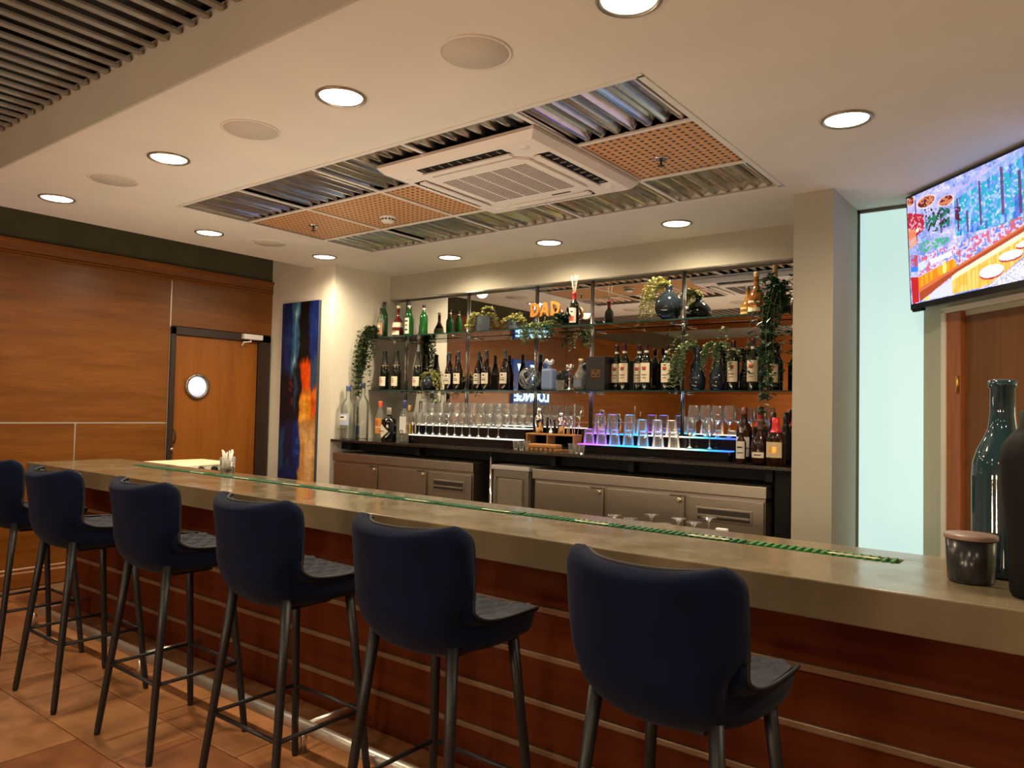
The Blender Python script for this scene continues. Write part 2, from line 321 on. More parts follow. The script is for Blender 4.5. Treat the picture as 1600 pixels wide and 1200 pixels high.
# door in the slanted wall
d2 = MB().box(.345, 1.25, -.006, .004, 0, 1.905).build('door_2', wood('dark_door_veneer', (.13, .05, .014), (.17, .068, .02), (.21, .088, .027), 'z', scale=.6)); d2.location = dpt(0, 0, 0); d2.rotation_euler = (0, 0, DIAG_RZ); struct(d2, 'brown wooden door in the slanted wall under the television', 'door')
MB().bbox(.235, .342, -.03, .0, 0, 1.93, .003).build('door_jamb', wood('jamb_wood', (.28, .085, .025), (.36, .12, .04), (.42, .15, .055), 'z'), d2)
MB().bbox(.198, .233, -.038, .0, 0, 1.952, .004).bbox(.198, 1.35, -.038, .0, 1.932, 1.962, .004).build('door_casing', M['cream'], d2)
hg = on('z', 1.55, 1501, 603)
MB().lathe([(0, 0), (.009, 0), (.009, .085), (0, .085)], 10, (.328, -.036, 1.505)).build('hinge', M['gold'], d2)
# ------------------------------------------------------------------ ceilings
XE = -5.53
GX0, GX1, GY0, GY1 = -4.52, -1.296, 2.42, 4.035
cm = MB(); YN = 1.48; YF = YM+.05
cm.box(XE, GX0, YN, YF, ZC, ZC+.06); cm.box(GX1, 2.4, YN, YF, ZC, ZC+.06); cm.box(GX0, GX1, YN, GY0, ZC, ZC+.06); cm.box(GX0, GX1, GY1, YF, ZC, ZC+.06)
ce = cm.build('ceiling', M['ceil']); struct(ce, 'smooth dropped ceiling over the bar with a recessed grid opening', 'ceiling')
o = MB().box(XE, 2.4, YN-.012, YN, ZC, 2.83).build('trim_2', M['bulk']); struct(o, 'grey green bulkhead edge of the dropped ceiling', 'trim')
o = MB().box(XW-.15, 2.5, YN, 5.1, 2.97, 3.03).build('ceiling_void', M['olive']); struct(o, 'dark olive ceiling of the gap beside the wooden wall', 'ceiling')
dk = MB().box(XW-.15, 2.5, -3.7, YN-.012, 2.86, 2.95).build('ceiling_front', M['blackceil']); struct(dk, 'black deck ceiling of the lounge with pale parallel slats', 'ceiling')
sl = MB().bbox(-.017, .017, -2.58, 2.58, 0, .014, .003).mesh('slat', M['slat'])
for i in range(64):
    x = XW + .06 + .1*i
    if x > .3: break
    link('slat', sl, dk, (x, YN-.012-2.59, 2.79))
for x in (-4.75, -3.4):
    MB().tube([(x, -3.6, 2.83), (x, YN-.02, 2.83)], .028, 10).build('pipe', M['blackmetal'], dk)
# downlights
def downlight(u, v, label, pos=None):
    p = on('z', ZC, u, v) if pos is None else pos
    t = thing('downlight', label, 'downlight', (p[0], p[1], p[2]), 0, 'recessed ceiling downlights')
    MB().lathe([(.100, 0), (.101, -.006), (.094, -.010), (.086, -.004), (.083, .0), (.083, -.001)], 36).build('trim_ring', mat_ring, t)
    MB().lathe([(0, -.003), (.084, -.003), (.084, -.001), (0, -.001)], 36).build('lens', mat_lens, t)
    l = bpy.data.lights.new('downlight_lamp', 'SPOT'); l.energy = SPOT_W; l.color = WARM; l.spot_size = math.radians(168); l.spot_blend = .85; l.shadow_soft_size = .06
    lo = bpy.data.objects.new('downlight_lamp', l); COL.objects.link(lo); lo.parent = t; lo.location = (0, 0, -.016)
    return t
mat_ring = mat('downlight_trim', (.35, .30, .24), .3, metal=.7); mat_lens = emis('lit_lens', (1.0, .96, .80), DISC_E)
for u, v, l in [(89, 309.5, 'lit round downlight closest to the wooden wall, near row over the stools'), (264, 247, 'lit round downlight second from the wooden wall, near row over the stools'),
                (533, 151, 'lit round downlight third from the wooden wall, near row over the stools'), (983, -2, 'lit round downlight cut by the top edge of the photo'),
                (327, 363.5, 'lit round downlight in front of the porthole door'), (507, 401, 'lit round downlight above the abstract painting'),
                (703, 402, 'lit round downlight at the painting end of the row over the bottle shelves'), (858, 379, 'middle lit round downlight of the row over the bottle shelves'),
                (1057, 349, 'lit round downlight at the column end of the row over the bottle shelves'), (1323, 186, 'lit round downlight nearest the television')]:
    downlight(u, v, l)
for i, (x, y) in enumerate([(-4.8, -.6), (-2.6, -.6), (-.4, -.6), (1.5, -.4), (-3.6, -2.2), (-1.2, -2.2), (1.2, -2.2)]):  # unseen lounge downlights, added to raise the room's ambient light
    downlight(0, 0, '%s added unseen round downlight under the slatted lounge ceiling' % ORD[i], (x, y, 2.79))
downlight(0, 0, 'added unseen round downlight over the end of the bar beyond the television', (.75, 2.1, ZC))  # extra lamp out of view, added for more light
for u, v, l in [(743, 82, 'large round ceiling speaker between the two nearest downlights'), (392, 203, 'round ceiling speaker second nearest to the viewer'),
                (177, 281, 'round ceiling speaker third along the row above the stools'), (421, 380, 'small looking round ceiling speaker near the porthole door')]:
    p = on('z', ZC, u, v); t = thing('ceiling_speaker', l, 'speaker', tuple(p), 0, 'round ceiling speakers')
    MB().lathe([(.118, -.001), (.116, -.004), (0, -.006)], 36).build('grille', M['offwhite'], t)
    MB().lathe([(.128, 0), (.129, -.004), (.119, -.005), (.118, 0)], 36).build('rim', M['ceil'], t)
# recessed grid with corrugated and perforated panels
cg = thing('ceiling_grid', 'rectangular ceiling grid of corrugated metal and perforated wooden panels', 'ceiling panel', ((GX0+GX1)/2, (GY0+GY1)/2, ZC))
gx = lambda x: x-(GX0+GX1)/2
gy = lambda y: y-(GY0+GY1)/2
GXS = [GX0, -3.90, -3.22, -2.55, -1.885, GX1]; GYS = [GY0, 2.915, 3.555, GY1]
corr = mat('galvanised_corrugated_steel', (.64, .63, .58), .24, metal=1.0, noise=.07, scale=25)
perf, nt, b = new_mat('perforated_wood'); N = nt.nodes; Lk = nt.links
tc = N.new('ShaderNodeTexCoord'); sp = N.new('ShaderNodeVectorMath'); sp.operation = 'SCALE'; sp.inputs['Scale'].default_value = 1/.04
fc = N.new('ShaderNodeVectorMath'); fc.operation = 'FRACTION'; sb = N.new('ShaderNodeVectorMath'); sb.operation = 'SUBTRACT'; sb.inputs[1].default_value = (.5, .5, 0)
mu = N.new('ShaderNodeVectorMath'); mu.operation = 'MULTIPLY'; mu.inputs[1].default_value = (1, 1, 0); ln = N.new('ShaderNodeVectorMath'); ln.operation = 'LENGTH'
Lk.new(tc.outputs['Object'], sp.inputs[0]); Lk.new(sp.outputs[0], fc.inputs[0]); Lk.new(fc.outputs[0], sb.inputs[0]); Lk.new(sb.outputs[0], mu.inputs[0]); Lk.new(mu.outputs[0], ln.inputs[0])
lt = N.new('ShaderNodeMath'); lt.operation = 'LESS_THAN'; lt.inputs[1].default_value = .24; Lk.new(ln.outputs['Value'], lt.inputs[0])
mxc = N.new('ShaderNodeMix'); mxc.data_type = 'RGBA'; mxc.inputs[6].default_value = (.62, .33, .15, 1); mxc.inputs[7].default_value = (.06, .022, .01, 1)
Lk.new(lt.outputs[0], mxc.inputs[0]); Lk.new(mxc.outputs[2], b.inputs['Base Color']); b.inputs['Roughness'].default_value = .5
def corrugated(x0, x1, y0, y1, z):
    n = int((x1-x0)/.075)*8; xs = np.linspace(x0, x1, n+1); mb = MB()
    zz = [z+.016*max(-1, min(1, 1.6*math.sin(2*math.pi*(x-x0)/.078))) for x in xs]
    P = np.array([[[gx(x), gy(y), zz[i]] for y in (y0, y1)] for i, x in enumerate(xs)]); mb.grid(P, smooth=False)
    return mb
for j in (0, 2):
    for i in range(5):
        o = corrugated(GXS[i]+.012, GXS[i+1]-.012, GYS[j]+.012, GYS[j+1]-.012, .024).build('corrugated_panel', corr, cg, fix=False)
for i in (0, 1, 2, 4):
    o = MB().bbox(gx(GXS[i]+.012), gx(GXS[i+1]-.012), gy(GYS[1]+.012), gy(GYS[2]-.012), .008, .02, .002).build('perforated_panel', perf, cg)
MB().box(gx(GX0), gx(GX1), gy(GY0), gy(GY1), .07, .08).build('backing_board', M['black'], cg)
for y in GYS[1:-1]: MB().box(gx(GX0), gx(GX1), gy(y)-.011, gy(y)+.011, -.002, .006).build('grid_bar', M['white'], cg)
for x in GXS[1:-1]:
    for j in range(3):
        MB().box(gx(x)-.011, gx(x)+.011, gy(GYS[j]), gy(GYS[j+1]), -.001, .007).build('grid_bar', M['white'], cg)
for (x0, x1, y0, y1) in [(GX0-.018, GX1+.018, GY0-.018, GY0+.010), (GX0-.018, GX1+.018, GY1-.010, GY1+.018), (GX0-.018, GX0+.010, GY0, GY1), (GX1-.010, GX1+.018, GY0, GY1)]:
    MB().box(gx(x0), gx(x1), gy(y0), gy(y1), -.004, -.0005).build('edge_trim', M['white'], cg)
# air conditioner cassette
AX0, AX1, AY0, AY1 = -2.875, -1.885, 2.575, 3.535
ac = thing('air_conditioner', 'white square ceiling cassette air conditioner with a slotted intake grille', 'air conditioner', ((AX0+AX1)/2, (AY0+AY1)/2, ZC-.05))
hw, hd = (AX1-AX0)/2, (AY1-AY0)/2
mb = MB(); P = [(-hw, -hd), (hw, -hd), (hw, hd), (-hw, hd)]; q = .10
lo = [(-hw+.03, -hd+.03), (hw-.03, -hd+.03), (hw-.03, hd-.03), (-hw+.03, hd-.03)]
mb.add([(x, y, .045) for x, y in P]+[(x, y, .03) for x, y in P]+[(x, y, .0) for x, y in lo], [(0,1,5,4),(1,2,6,5),(2,3,7,6),(3,0,4,7),(4,5,9,8),(5,6,10,9),(6,7,11,10),(7,4,8,11),(3,2,1,0),(8,9,10,11)])
acm = mat('cassette_plastic', (.86, .80, .76), .45)
mb.build('panel_frame', acm, ac)
inn = .31
MB().prism([(-inn+.05, -inn), (inn-.05, -inn), (inn, -inn+.05), (inn, inn-.05), (inn-.05, inn), (-inn+.05, inn), (-inn, inn-.05), (-inn, -inn+.05)], .012, 'z', -.013).build('intake_cover', acm, ac)
slm = mat('grille_slot_plastic', (.22, .19, .17), .6)
slotmesh = MB().box(-.048, .048, -.0035, .0035, -.0155, -.012).mesh('slot', slm)
for i in range(5):
    for k in range(22):
        link('slot', slotmesh, ac, (-.22+.11*i, -.22+.02*k, 0))
for a in range(4):
    rz = a*math.pi/2; m_ = Matrix.Rotation(rz, 4, 'Z'); d_ = (hd if a % 2 == 0 else hw)
    g_ = MB().box(-.27, .27, -d_+.062, -d_+.125, -.002, .004).build('air_outlet', M['black'], ac); g_.rotation_euler = (0, 0, rz)
    fl_ = MB().bbox(-.275, .275, -d_+.108, -d_+.150, -.016, -.006, .003).build('louvre_flap', acm, ac); fl_.rotation_euler = (0, 0, rz)
    for k in range(9):
        v_ = MB().box(-.24+.06*k-.004, -.24+.06*k+.004, -d_+.066, -d_+.1, -.006, -.001).build('vane', slm, ac); v_.rotation_euler = (0, 0, rz)
MB().box(.08, .20, inn-.045, inn-.03, -.0145, -.012).build('indicator_strip', M['steeldark'], ac)
for x_, y_ in [(-hw+.10, -hd+.13), (hw-.10, hd-.13), (-hw+.12, hd-.10), (hw-.12, -hd+.10)]:
    MB().lathe([(0, -.006), (.022, -.004), (.026, .002)], 16, (x_, y_, 0)).build('corner_cap', acm, ac)
p = on('z', 2.58, 606, 345)
sd = thing('smoke_detector', 'white round smoke detector on a perforated ceiling panel', 'smoke detector', (p[0], p[1], ZC+.008))
MB().lathe([(0, 0), (.052, 0), (.054, -.014), (.046, -.020)], 28).build('base', M['white'], sd)
MB().lathe([(.044, -.018), (.044, -.034), (.034, -.044), (0, -.046)], 28).build('sensor_cap', M['white'], sd)
for k in range(12):
    MB().box(-.007, .007, -.0015, .0015, -.031, -.021).build('vent', M['steeldark'], sd)
for o, k in zip([c for c in sd.children if c.name.startswith('vent')], range(12)):
    a = k*math.pi/6; o.location = (.0445*math.cos(a), .0445*math.sin(a), 0); o.rotation_euler = (0, 0, a+math.pi/2)
for (u, v, l) in [(1033, 250, 'chrome fire sprinkler in the perforated panel beside the air conditioner'), (490, 354, 'small fire sprinkler in the perforated panel farthest from the air conditioner')]:
    p = on('z', ZC-.0, u, v); t = thing('fire_sprinkler', l, 'sprinkler', (p[0], p[1], ZC+.008))
    MB().lathe([(0, -.002), (.036, -.002), (.040, 0), (.036, -.006), (.02, -.012), (.012, -.012), (0, -.012)], 20).build('escutcheon', M['chrome'], t)
    MB().lathe([(.006, -.01), (.006, -.035), (.018, -.036), (.018, -.039), (0, -.039)], 12).build('deflector', M['steeldark'], t)
# unseen globe lamps, added to brighten the ceiling and bar room
gm_ = emis('lit_opal_globe', (1.0, .80, .55), 3.0)
for i, (x, y, z) in enumerate([(-1.5, -1.6, 1.35), (.4, -1.6, 1.35), (-3.0, -1.8, 1.35), (.75, 3.1, 1.45)]):
    t = thing('added_globe', 'added unseen opal globe lamp %s' % ['over the lounge behind the viewer', 'in the lounge beside the viewer', 'in the lounge far behind the viewer', 'hanging behind the bar end beyond the television'][i], 'pendant lamp', (x, y, z), 0, 'added opal globes')
    MB().lathe([(0, -.13)]+[(.13*math.cos(a), .13*math.sin(a)) for a in np.linspace(-1.45, 1.45, 16)]+[(0, .13)], 24).build('opal_globe', gm_, t)
    MB().tube([(0, 0, .128), (0, 0, (2.79 if y < 1.4 else ZC)-z)], .006, 8).build('rod', M['blackmetal'], t)
    l = bpy.data.lights.new('added_globe_lamp', 'POINT'); l.energy = GLOBE_W*(190, 80, 270, 4)[i]; l.color = (1.0, .80, .55); l.shadow_soft_size = .145
    lo = bpy.data.objects.new('added_globe_lamp', l); COL.objects.link(lo); lo.parent = t; lo.location = (0, 0, -.0)
# ------------------------------------------------------------------ bar counter
BX0, BX1 = -5.555, 1.02
bar = thing('bar_counter', 'long bar counter with a thick concrete top and red brown wooden front', 'bar counter', ((BX0+BX1)/2, BAR_P, 0))
bc = (BX0+BX1)/2
conc, nt, b = new_mat('polished_concrete'); N = nt.nodes; Lk = nt.links
tc = N.new('ShaderNodeTexCoord'); n1 = N.new('ShaderNodeTexNoise'); n1.inputs['Scale'].default_value = 2.2; n1.inputs['Detail'].default_value = 8; n1.inputs['Roughness'].default_value = .65
n2 = N.new('ShaderNodeTexNoise'); n2.inputs['Scale'].default_value = 9; n2.inputs['Detail'].default_value = 6
for q in (n1, n2): Lk.new(tc.outputs['Object'], q.inputs['Vector'])
cr = N.new('ShaderNodeValToRGB'); e = cr.color_ramp.elements; e[0].position = .3; e[0].color = (.145, .115, .066, 1); e[1].position = .85; e[1].color = (.245, .20, .125, 1); Lk.new(n1.outputs['Fac'], cr.inputs['Fac']); Lk.new(cr.outputs['Color'], b.inputs['Base Color'])
rr = N.new('ShaderNodeMapRange'); rr.inputs['From Min'].default_value = .35; rr.inputs['From Max'].default_value = .65; rr.inputs['To Min'].default_value = .09; rr.inputs['To Max'].default_value = .24; Lk.new(n2.outputs['Fac'], rr.inputs['Value']); Lk.new(rr.outputs[0], b.inputs['Roughness'])
bp = N.new('ShaderNodeBump'); bp.inputs['Strength'].default_value = .05; bp.inputs['Distance'].default_value = .010; Lk.new(n2.outputs['Fac'], bp.inputs['Height']); Lk.new(bp.outputs['Normal'], b.inputs['Normal'])
CH0, CH1, CX0, CX1 = 2.380, 2.458, -4.945, -.418
zt, zb_ = BAR_Z, BAR_Z-.098
mb = MB(); Y = lambda y: y-BAR_P
X = lambda x: x-bc
mb.bbox(X(BX0), X(BX1), Y(BAR_Y0), Y(CH0), zb_, zt, .004); mb.bbox(X(BX0), X(BX1), Y(CH1), Y(BAR_Y1), zb_, zt, .004)
mb.box(X(BX0)+.004, X(CX0), Y(CH0)-.003, Y(CH1)+.003, zb_, zt-.0005); mb.box(X(CX1), X(BX1)-.004, Y(CH0)-.003, Y(CH1)+.003, zb_, zt-.0005)
top = mb.build('countertop', conc, bar)
MB().box(X(CX0), X(CX1), Y(CH0)-.004, Y(CH1)+.004, zb_, zt-.024).build('channel', M['black'], bar)
MB().box(X(BX0)+.114, X(BX1), Y(BAR_P)+.012, Y(BAR_P)+.16, 0, zb_).build('carcass', M['barwood'], bar)
RZ = [.656, .491, .326, .161]
zs = [zb_] + RZ + [0.0]
for i in range(5):
    z1, z0 = zs[i]-(.011 if i else 0), zs[i+1]+(.011 if i < 4 else 0)
    xs = [BX0+.114, -3.6, -1.75, .1, BX1]
    for k in range(4):
        o = MB().bbox(-(xs[k+1]-xs[k])/2, (xs[k+1]-xs[k])/2, 0, .012, -(z1-z0)/2, (z1-z0)/2, .002).build('front_board', M['barwood'], bar); o.location = (X((xs[k]+xs[k+1])/2), Y(BAR_P), (z0+z1)/2)
for z in RZ:
    MB().bbox(X(BX0)+.114, X(BX1), Y(BAR_P)-.012, Y(BAR_P)+.010, z-.011, z+.011, .004).build('front_strip', M['taupe'], bar)
MB().box(X(BX0)+.114, X(BX1), Y(BAR_Y1)-.06, Y(BAR_Y1)-.02, 0, zb_).build('service_panel', M['black'], bar)
wk = thing('added_strip_light', 'added unseen light strip behind the service edge of the bar', 'light', (-3.2, BAR_Y1+.085, .83))  # invented strip, hidden behind the bar, added to brighten the ceiling
MB().bbox(-1.5, 1.5, -.022, .022, -.016, -.002, .003).build('housing', M['white'], wk)
MB().bbox(-1.48, 1.48, -.014, .014, -.002, .003, .001).build('diffuser', emis('strip_diffuser', (1.0, .82, .6), 3.0), wk)
l = bpy.data.lights.new('added_strip_lamp', 'AREA'); l.shape = 'RECTANGLE'; l.size = 2.95; l.size_y = .03; l.energy = STRIP_W; l.color = (1.0, .82, .60)
lo = bpy.data.objects.new('added_strip_lamp', l); COL.objects.link(lo); lo.parent = wk; lo.location = (0, 0, .006); lo.rotation_euler = (math.radians(180), 0, 0)
for x in (-1.3, 0, 1.3): MB().box(x-.012, x+.012, -.104, -.02, -.014, -.004).build('bracket_arm', M['steel'], wk)
fr_z, fr_y = .10, 1.895
rail = thing('foot_rail', 'chrome tubular foot rail running along the bottom of the bar', 'foot rail', (-2.2, fr_y, 0))
MB().tube([(-2.90, 0, fr_z), (3.1, 0, fr_z)], .025, 14).build('rail_tube', M['railsteel'], rail)
for x in (-2.86, -1.55, -.25, 1.05, 2.4):
    MB().tube([(x, 0, 0), (x, 0, fr_z)], .016, 10).build('rail_post', M['railsteel'], rail)
    MB().tube([(x, .02, fr_z), (x, BAR_P-fr_y-.002, fr_z)], .012, 8).build('rail_bracket', M['railsteel'], rail)
# green bar mats in the channel
nm = 10; ml = (CX1-CX0)/nm
for i in range(nm):
    last = i == nm-1; x0 = CX0+ml*i+.004
    near = ['at the far end by the wooden wall', 'second from the far end', 'third from the far end', 'fourth from the far end', 'fifth from the far end', 'fifth from the near end', 'fourth from the near end', 'third from the near end', 'second from the near end', 'at the near end by the candle'][i]
    t = thing('bar_mat', 'green rubber bar mat in the counter channel, '+near, 'bar mat', (x0+ml/2-.004, (CH0+CH1)/2, BAR_Z-.013), 0, 'green bar mats in the channel')
    gm = M['rubberbright'] if i >= nm-1 else M['rubber']
    MB().box(-ml/2+.006, ml/2-.006, -.037, .037, 0, .006).build('base_sheet', M['rubber'], t)
    n = 18; rb = MB().bbox(-.005, .005, -.034, .034, .004, .017, .002).mesh('rib', gm)
    for k in range(n): link('rib', rb, t, (-ml/2+.02+(ml-.04)*k/(n-1), 0, 0))
    if i > 0:
        MB().lathe([(.05, .0175), (.05, .0182), (.034, .0182), (.034, .0175), (.05, .0175)], 24, (ml*.22, -.022, 0), sx=1.5, sy=.22).build('printed_emblem', M['print'], t)
# ------------------------------------------------------------------ back counter, refrigerators, mirror, shelves
CZ = 1.076
o = thing('back_counter', 'dark polished stone counter running under the bottle shelves', 'counter', ((XAL+XAR)/2, 4.6, 0)); cx = (XAL+XAR)/2
MB().bbox(XAL-cx+.001, XAR-cx-.001, YA-4.6, YM-4.6, CZ-.022, CZ, .004).build('stone_top', M['counter'], o)
MB().box(XAL-cx+.02, XAR-cx-.001, YA-4.6+.11, YM-4.6, CZ-.09, CZ-.022).build('support_beam', M['black'], o)
for x in (-5.02, -4.2, -2.9, -2.3, -1.42): MB().box(x-cx-.02, x-cx+.02, YA-4.6+.04, YA-4.6+.11, CZ-.09, CZ-.022).build('bracket', M['black'], o)
MB().box(XAL-cx+.3, XAR-cx-.001, YM-4.6-.03, YM-4.6, 0, CZ-.022).build('back_board', M['black'], o)
MB().box(XAR-cx-.11, XAR-cx-.002, YA-4.6+.06, YM-4.6-.03, 0, CZ-.022).build('end_board', M['black'], o)
MB().box(-3.43-cx, -3.13-cx, YA-4.6+.42, YM-4.6-.03, 0, CZ-.022).build('black_panel', M['black'], o)
cp = MB().tube([(0, 0, 0), (0, 0, CZ-.024)], .013, 12).build('drain_pipe', M['chrome']); cp.location = (-3.437, YA+.03, 0); tag(cp, 'upright chrome pipe beside the grey waste bin', 'pipe')
def fridge(label, x0, x1, top, doors, drawer):
    yf = YA+.004; xm = (x0+x1)/2; t = thing('bar_refrigerator', label, 'refrigerator', (xm, yf, 0))
    MB().bbox(x0-xm+.01, x1-xm-.01, .02, .52, .08, top-.07, .004).build('body', M['steel'], t)
    MB().bbox(x0-xm, x1-xm, 0, .53, top-.07, top, .005).build('worktop', M['steel'], t)
    for (a, b_) in doors:
        d = MB().bbox(a-xm+.006, b_-xm-.006, .002, .022, .14, top-.088, .004).build('door', M['steel'], t)
        q = MB().lathe([(.017, 0), (.017, .012), (.012, .016), (.006, .016), (0, .014)], 16).build('lock', M['nickel'], d); q.rotation_euler = (math.pi/2, 0, 0); q.location = (b_-xm-.035, .002, top-.118)
        MB().box(b_-xm-.10, b_-xm-.01, -.001, .003, top-.098, top-.09).build('finger_pull', M['steeldark'], d)
    a, b_ = drawer
    d = MB().bbox(a-xm+.006, b_-xm-.006, .002, .022, .14, top-.088, .004).build('drawer', M['steel'], t)
    hx0, hx1 = a-xm+.06, b_-xm-.07
    MB().bbox(hx0, hx1, -.004, .004, top-.225, top-.145, .003).build('handle_frame', M['steel'], d)
    MB().box(hx0+.012, hx1-.012, -.006, .0, top-.215, top-.155).build('handle_recess_shade', M['steeldark'], d)  # flat dark plate, recess shade put into its colour
    MB().bbox(hx0+.012, hx1-.012, -.012, -.004, top-.200, top-.186, .002).build('handle_lip', M['steel'], d)
    for x in (x0+.08, x1-.08):
        MB().lathe([(.02, 0), (.02, .08)], 12, (x-xm, .06, 0)).build('foot', M['blackmetal'], t)
    return t
fx = lambda u, v=740: on('y', YA+.004, u, v)[0]
fridge('stainless under-counter refrigerator at the painting end with two doors and a drawer', -5.19, -3.592, .962, [(-5.18, fx(589)), (fx(591), fx(666))], (fx(668), -3.60))
fridge('stainless under-counter refrigerator at the column end with two doors and a drawer', -3.05, -1.422, .958, [(-3.03, fx(943, 790)), (fx(946, 790), fx(1070, 790))], (fx(1073, 790), -1.43))
tb = thing('waste_bin', 'grey plastic waste bin between the two stainless refrigerators', 'bin', (-3.255, YA+.19, 0))
MB().bbox(-.165, .165, -.17, .17, .02, .95, .03).build('bin_body', mat('grey_bin_plastic', (.16, .14, .11), .5), tb)
MB().bbox(-.172, .172, -.178, .178, .93, .965, .01).build('bin_rim', mat('bin_liner', (.45, .43, .40), .35), tb)
MB().bbox(-.12, .12, -.178, -.165, .66, .88, .02).build('bin_front_panel', mat('bin_panel_plastic', (.22, .19, .14), .5), tb)
# mirror
mr = thing('bar_mirror', 'large panelled mirror behind the bottle shelves', 'mirror', ((XAL+XAR)/2, YM, 0))
SX = [XAL+.002, -5.06, -4.30, -3.56, -3.03, -2.27, XAR-.002]
for a, b_ in zip(SX[:-1], SX[1:]):
    MB().box(a-cx+.001, b_-cx-.001, 0, .006, CZ, 2.383).build('mirror_panel', M['mirror'], mr)
for x in SX[1:-1]:
    MB().tube([(x-cx, -.014, CZ), (x-cx, -.014, 2.383)], .008, 10).build('upright', M['chrome'], mr)
MB().bbox(XAL-cx+.002, XAR-cx-.002, -.07, -.062, 2.375, 2.383, .001).build('top_channel', M['chrome'], mr)
SH = {'lo': 1.519, 'hi': 2.003}; YS = 4.655
def shelf(name_lab, z):
    xs = [XAL+.003, -3.9, -2.65, XAR-.003]
    t = thing('glass_shelf', name_lab, 'shelf', (cx, YS, z))
    for a, b_ in zip(xs[:-1], xs[1:]):
        p_ = MB().box(a-cx+.001, b_-cx-.001, .004, YM-YS-.024, -.010, 0).build('glass_pane', M['shelfglass'], t)
        MB().box(a-cx+.001, b_-cx-.001, 0, .004, -.010, 0).build('polished_edge', M['shelfedge'], p_)
    for x in SX[1:-1]:
        MB().tube([(x-cx, YM-YS-.026, -.014), (x-cx, .10, -.014)], .005, 8).build('shelf_bracket', M['chrome'], t)
shelf('lower glass shelf holding the wine bottles', SH['lo']); shelf('upper glass shelf holding plants and liqueur bottles', SH['hi'])
# ------------------------------------------------------------------ bottles
PROF = {
 'bordeaux': [(0,0),(.92,0),(1,.02),(1,.60),(.93,.66),(.62,.72),(.40,.765),(.36,.80),(.36,.93),(.41,.935),(.41,.975),(.36,1),(0,1)],
 'burgundy': [(0,0),(.92,0),(1,.02),(1,.44),(.93,.52),(.72,.62),(.48,.73),(.37,.82),(.34,.94),(.38,.945),(.38,.98),(.34,1),(0,1)],
 'champagne': [(0,0),(.92,0),(1,.02),(1,.40),(.94,.50),(.74,.62),(.52,.72),(.42,.82),(.38,.93),(.42,.94),(.42,.985),(.36,1),(0,1)],
 'vodka': [(0,0),(.95,0),(1,.015),(1,.60),(.93,.66),(.66,.72),(.40,.76),(.34,.80),(.33,.97),(.33,1),(0,1)],
 'gin': [(0,0),(.95,0),(1,.02),(1,.56),(.94,.64),(.6,.74),(.40,.80),(.38,.95),(.40,1),(0,1)],
 'squat': [(0,0),(.85,0),(1,.06),(1.04,.22),(.98,.38),(.74,.50),(.42,.60),(.30,.70),(.27,.93),(.31,.94),(.31,1),(0,1)],
 'round': [(0,0),(.70,0),(.92,.06),(1,.20),(.97,.40),(.82,.55),(.46,.66),(.32,.72),(.29,.92),(.34,.93),(.34,1),(0,1)],
 'apothecary': [(0,0),(.97,0),(1,.03),(1,.56),(.96,.64),(.70,.69),(.36,.72),(.30,.76),(.30,.90),(.30,1),(0,1)],
 'whiskey': [(0,0),(.96,0),(1,.02),(1,.55),(.92,.63),(.6,.70),(.40,.77),(.37,.86),(.37,1),(0,1)],
}
GL = {}
def glassmat(key, col, rough=.07, thin=None):
    if key not in GL:
        GL[key] = thin_glass('bottle_'+key, thin, 1.5, .04, body=.45, bodycol=col, k=1.3) if thin else mat('bottle_'+key, col, rough, coat=.3)
    return GL[key]
glassmat('blackgreen', (.006, .008, .004)); glassmat('brownblack', (.010, .005, .003)); glassmat('green', (.02, .16, .035), thin=(.10, .55, .16)); glassmat('amber', (.30, .11, .012), thin=(.75, .36, .06))
glassmat('red', (.10, .012, .008)); glassmat('whiskey', (.035, .010, .003), thin=(.42, .15, .04)); glassmat('honey', (.45, .22, .03), thin=(.85, .55, .14)); glassmat('blue', (.16, .24, .40), .3); glassmat('black', (.005, .005, .006))
GL['clear'] = M['bottleclear']
CAPM = {}
def capmat(c, rough=.35):
    k = tuple(c)
    if k not in CAPM: CAPM[k] = mat('cap_%d' % len(CAPM), c, rough)
    return CAPM[k]
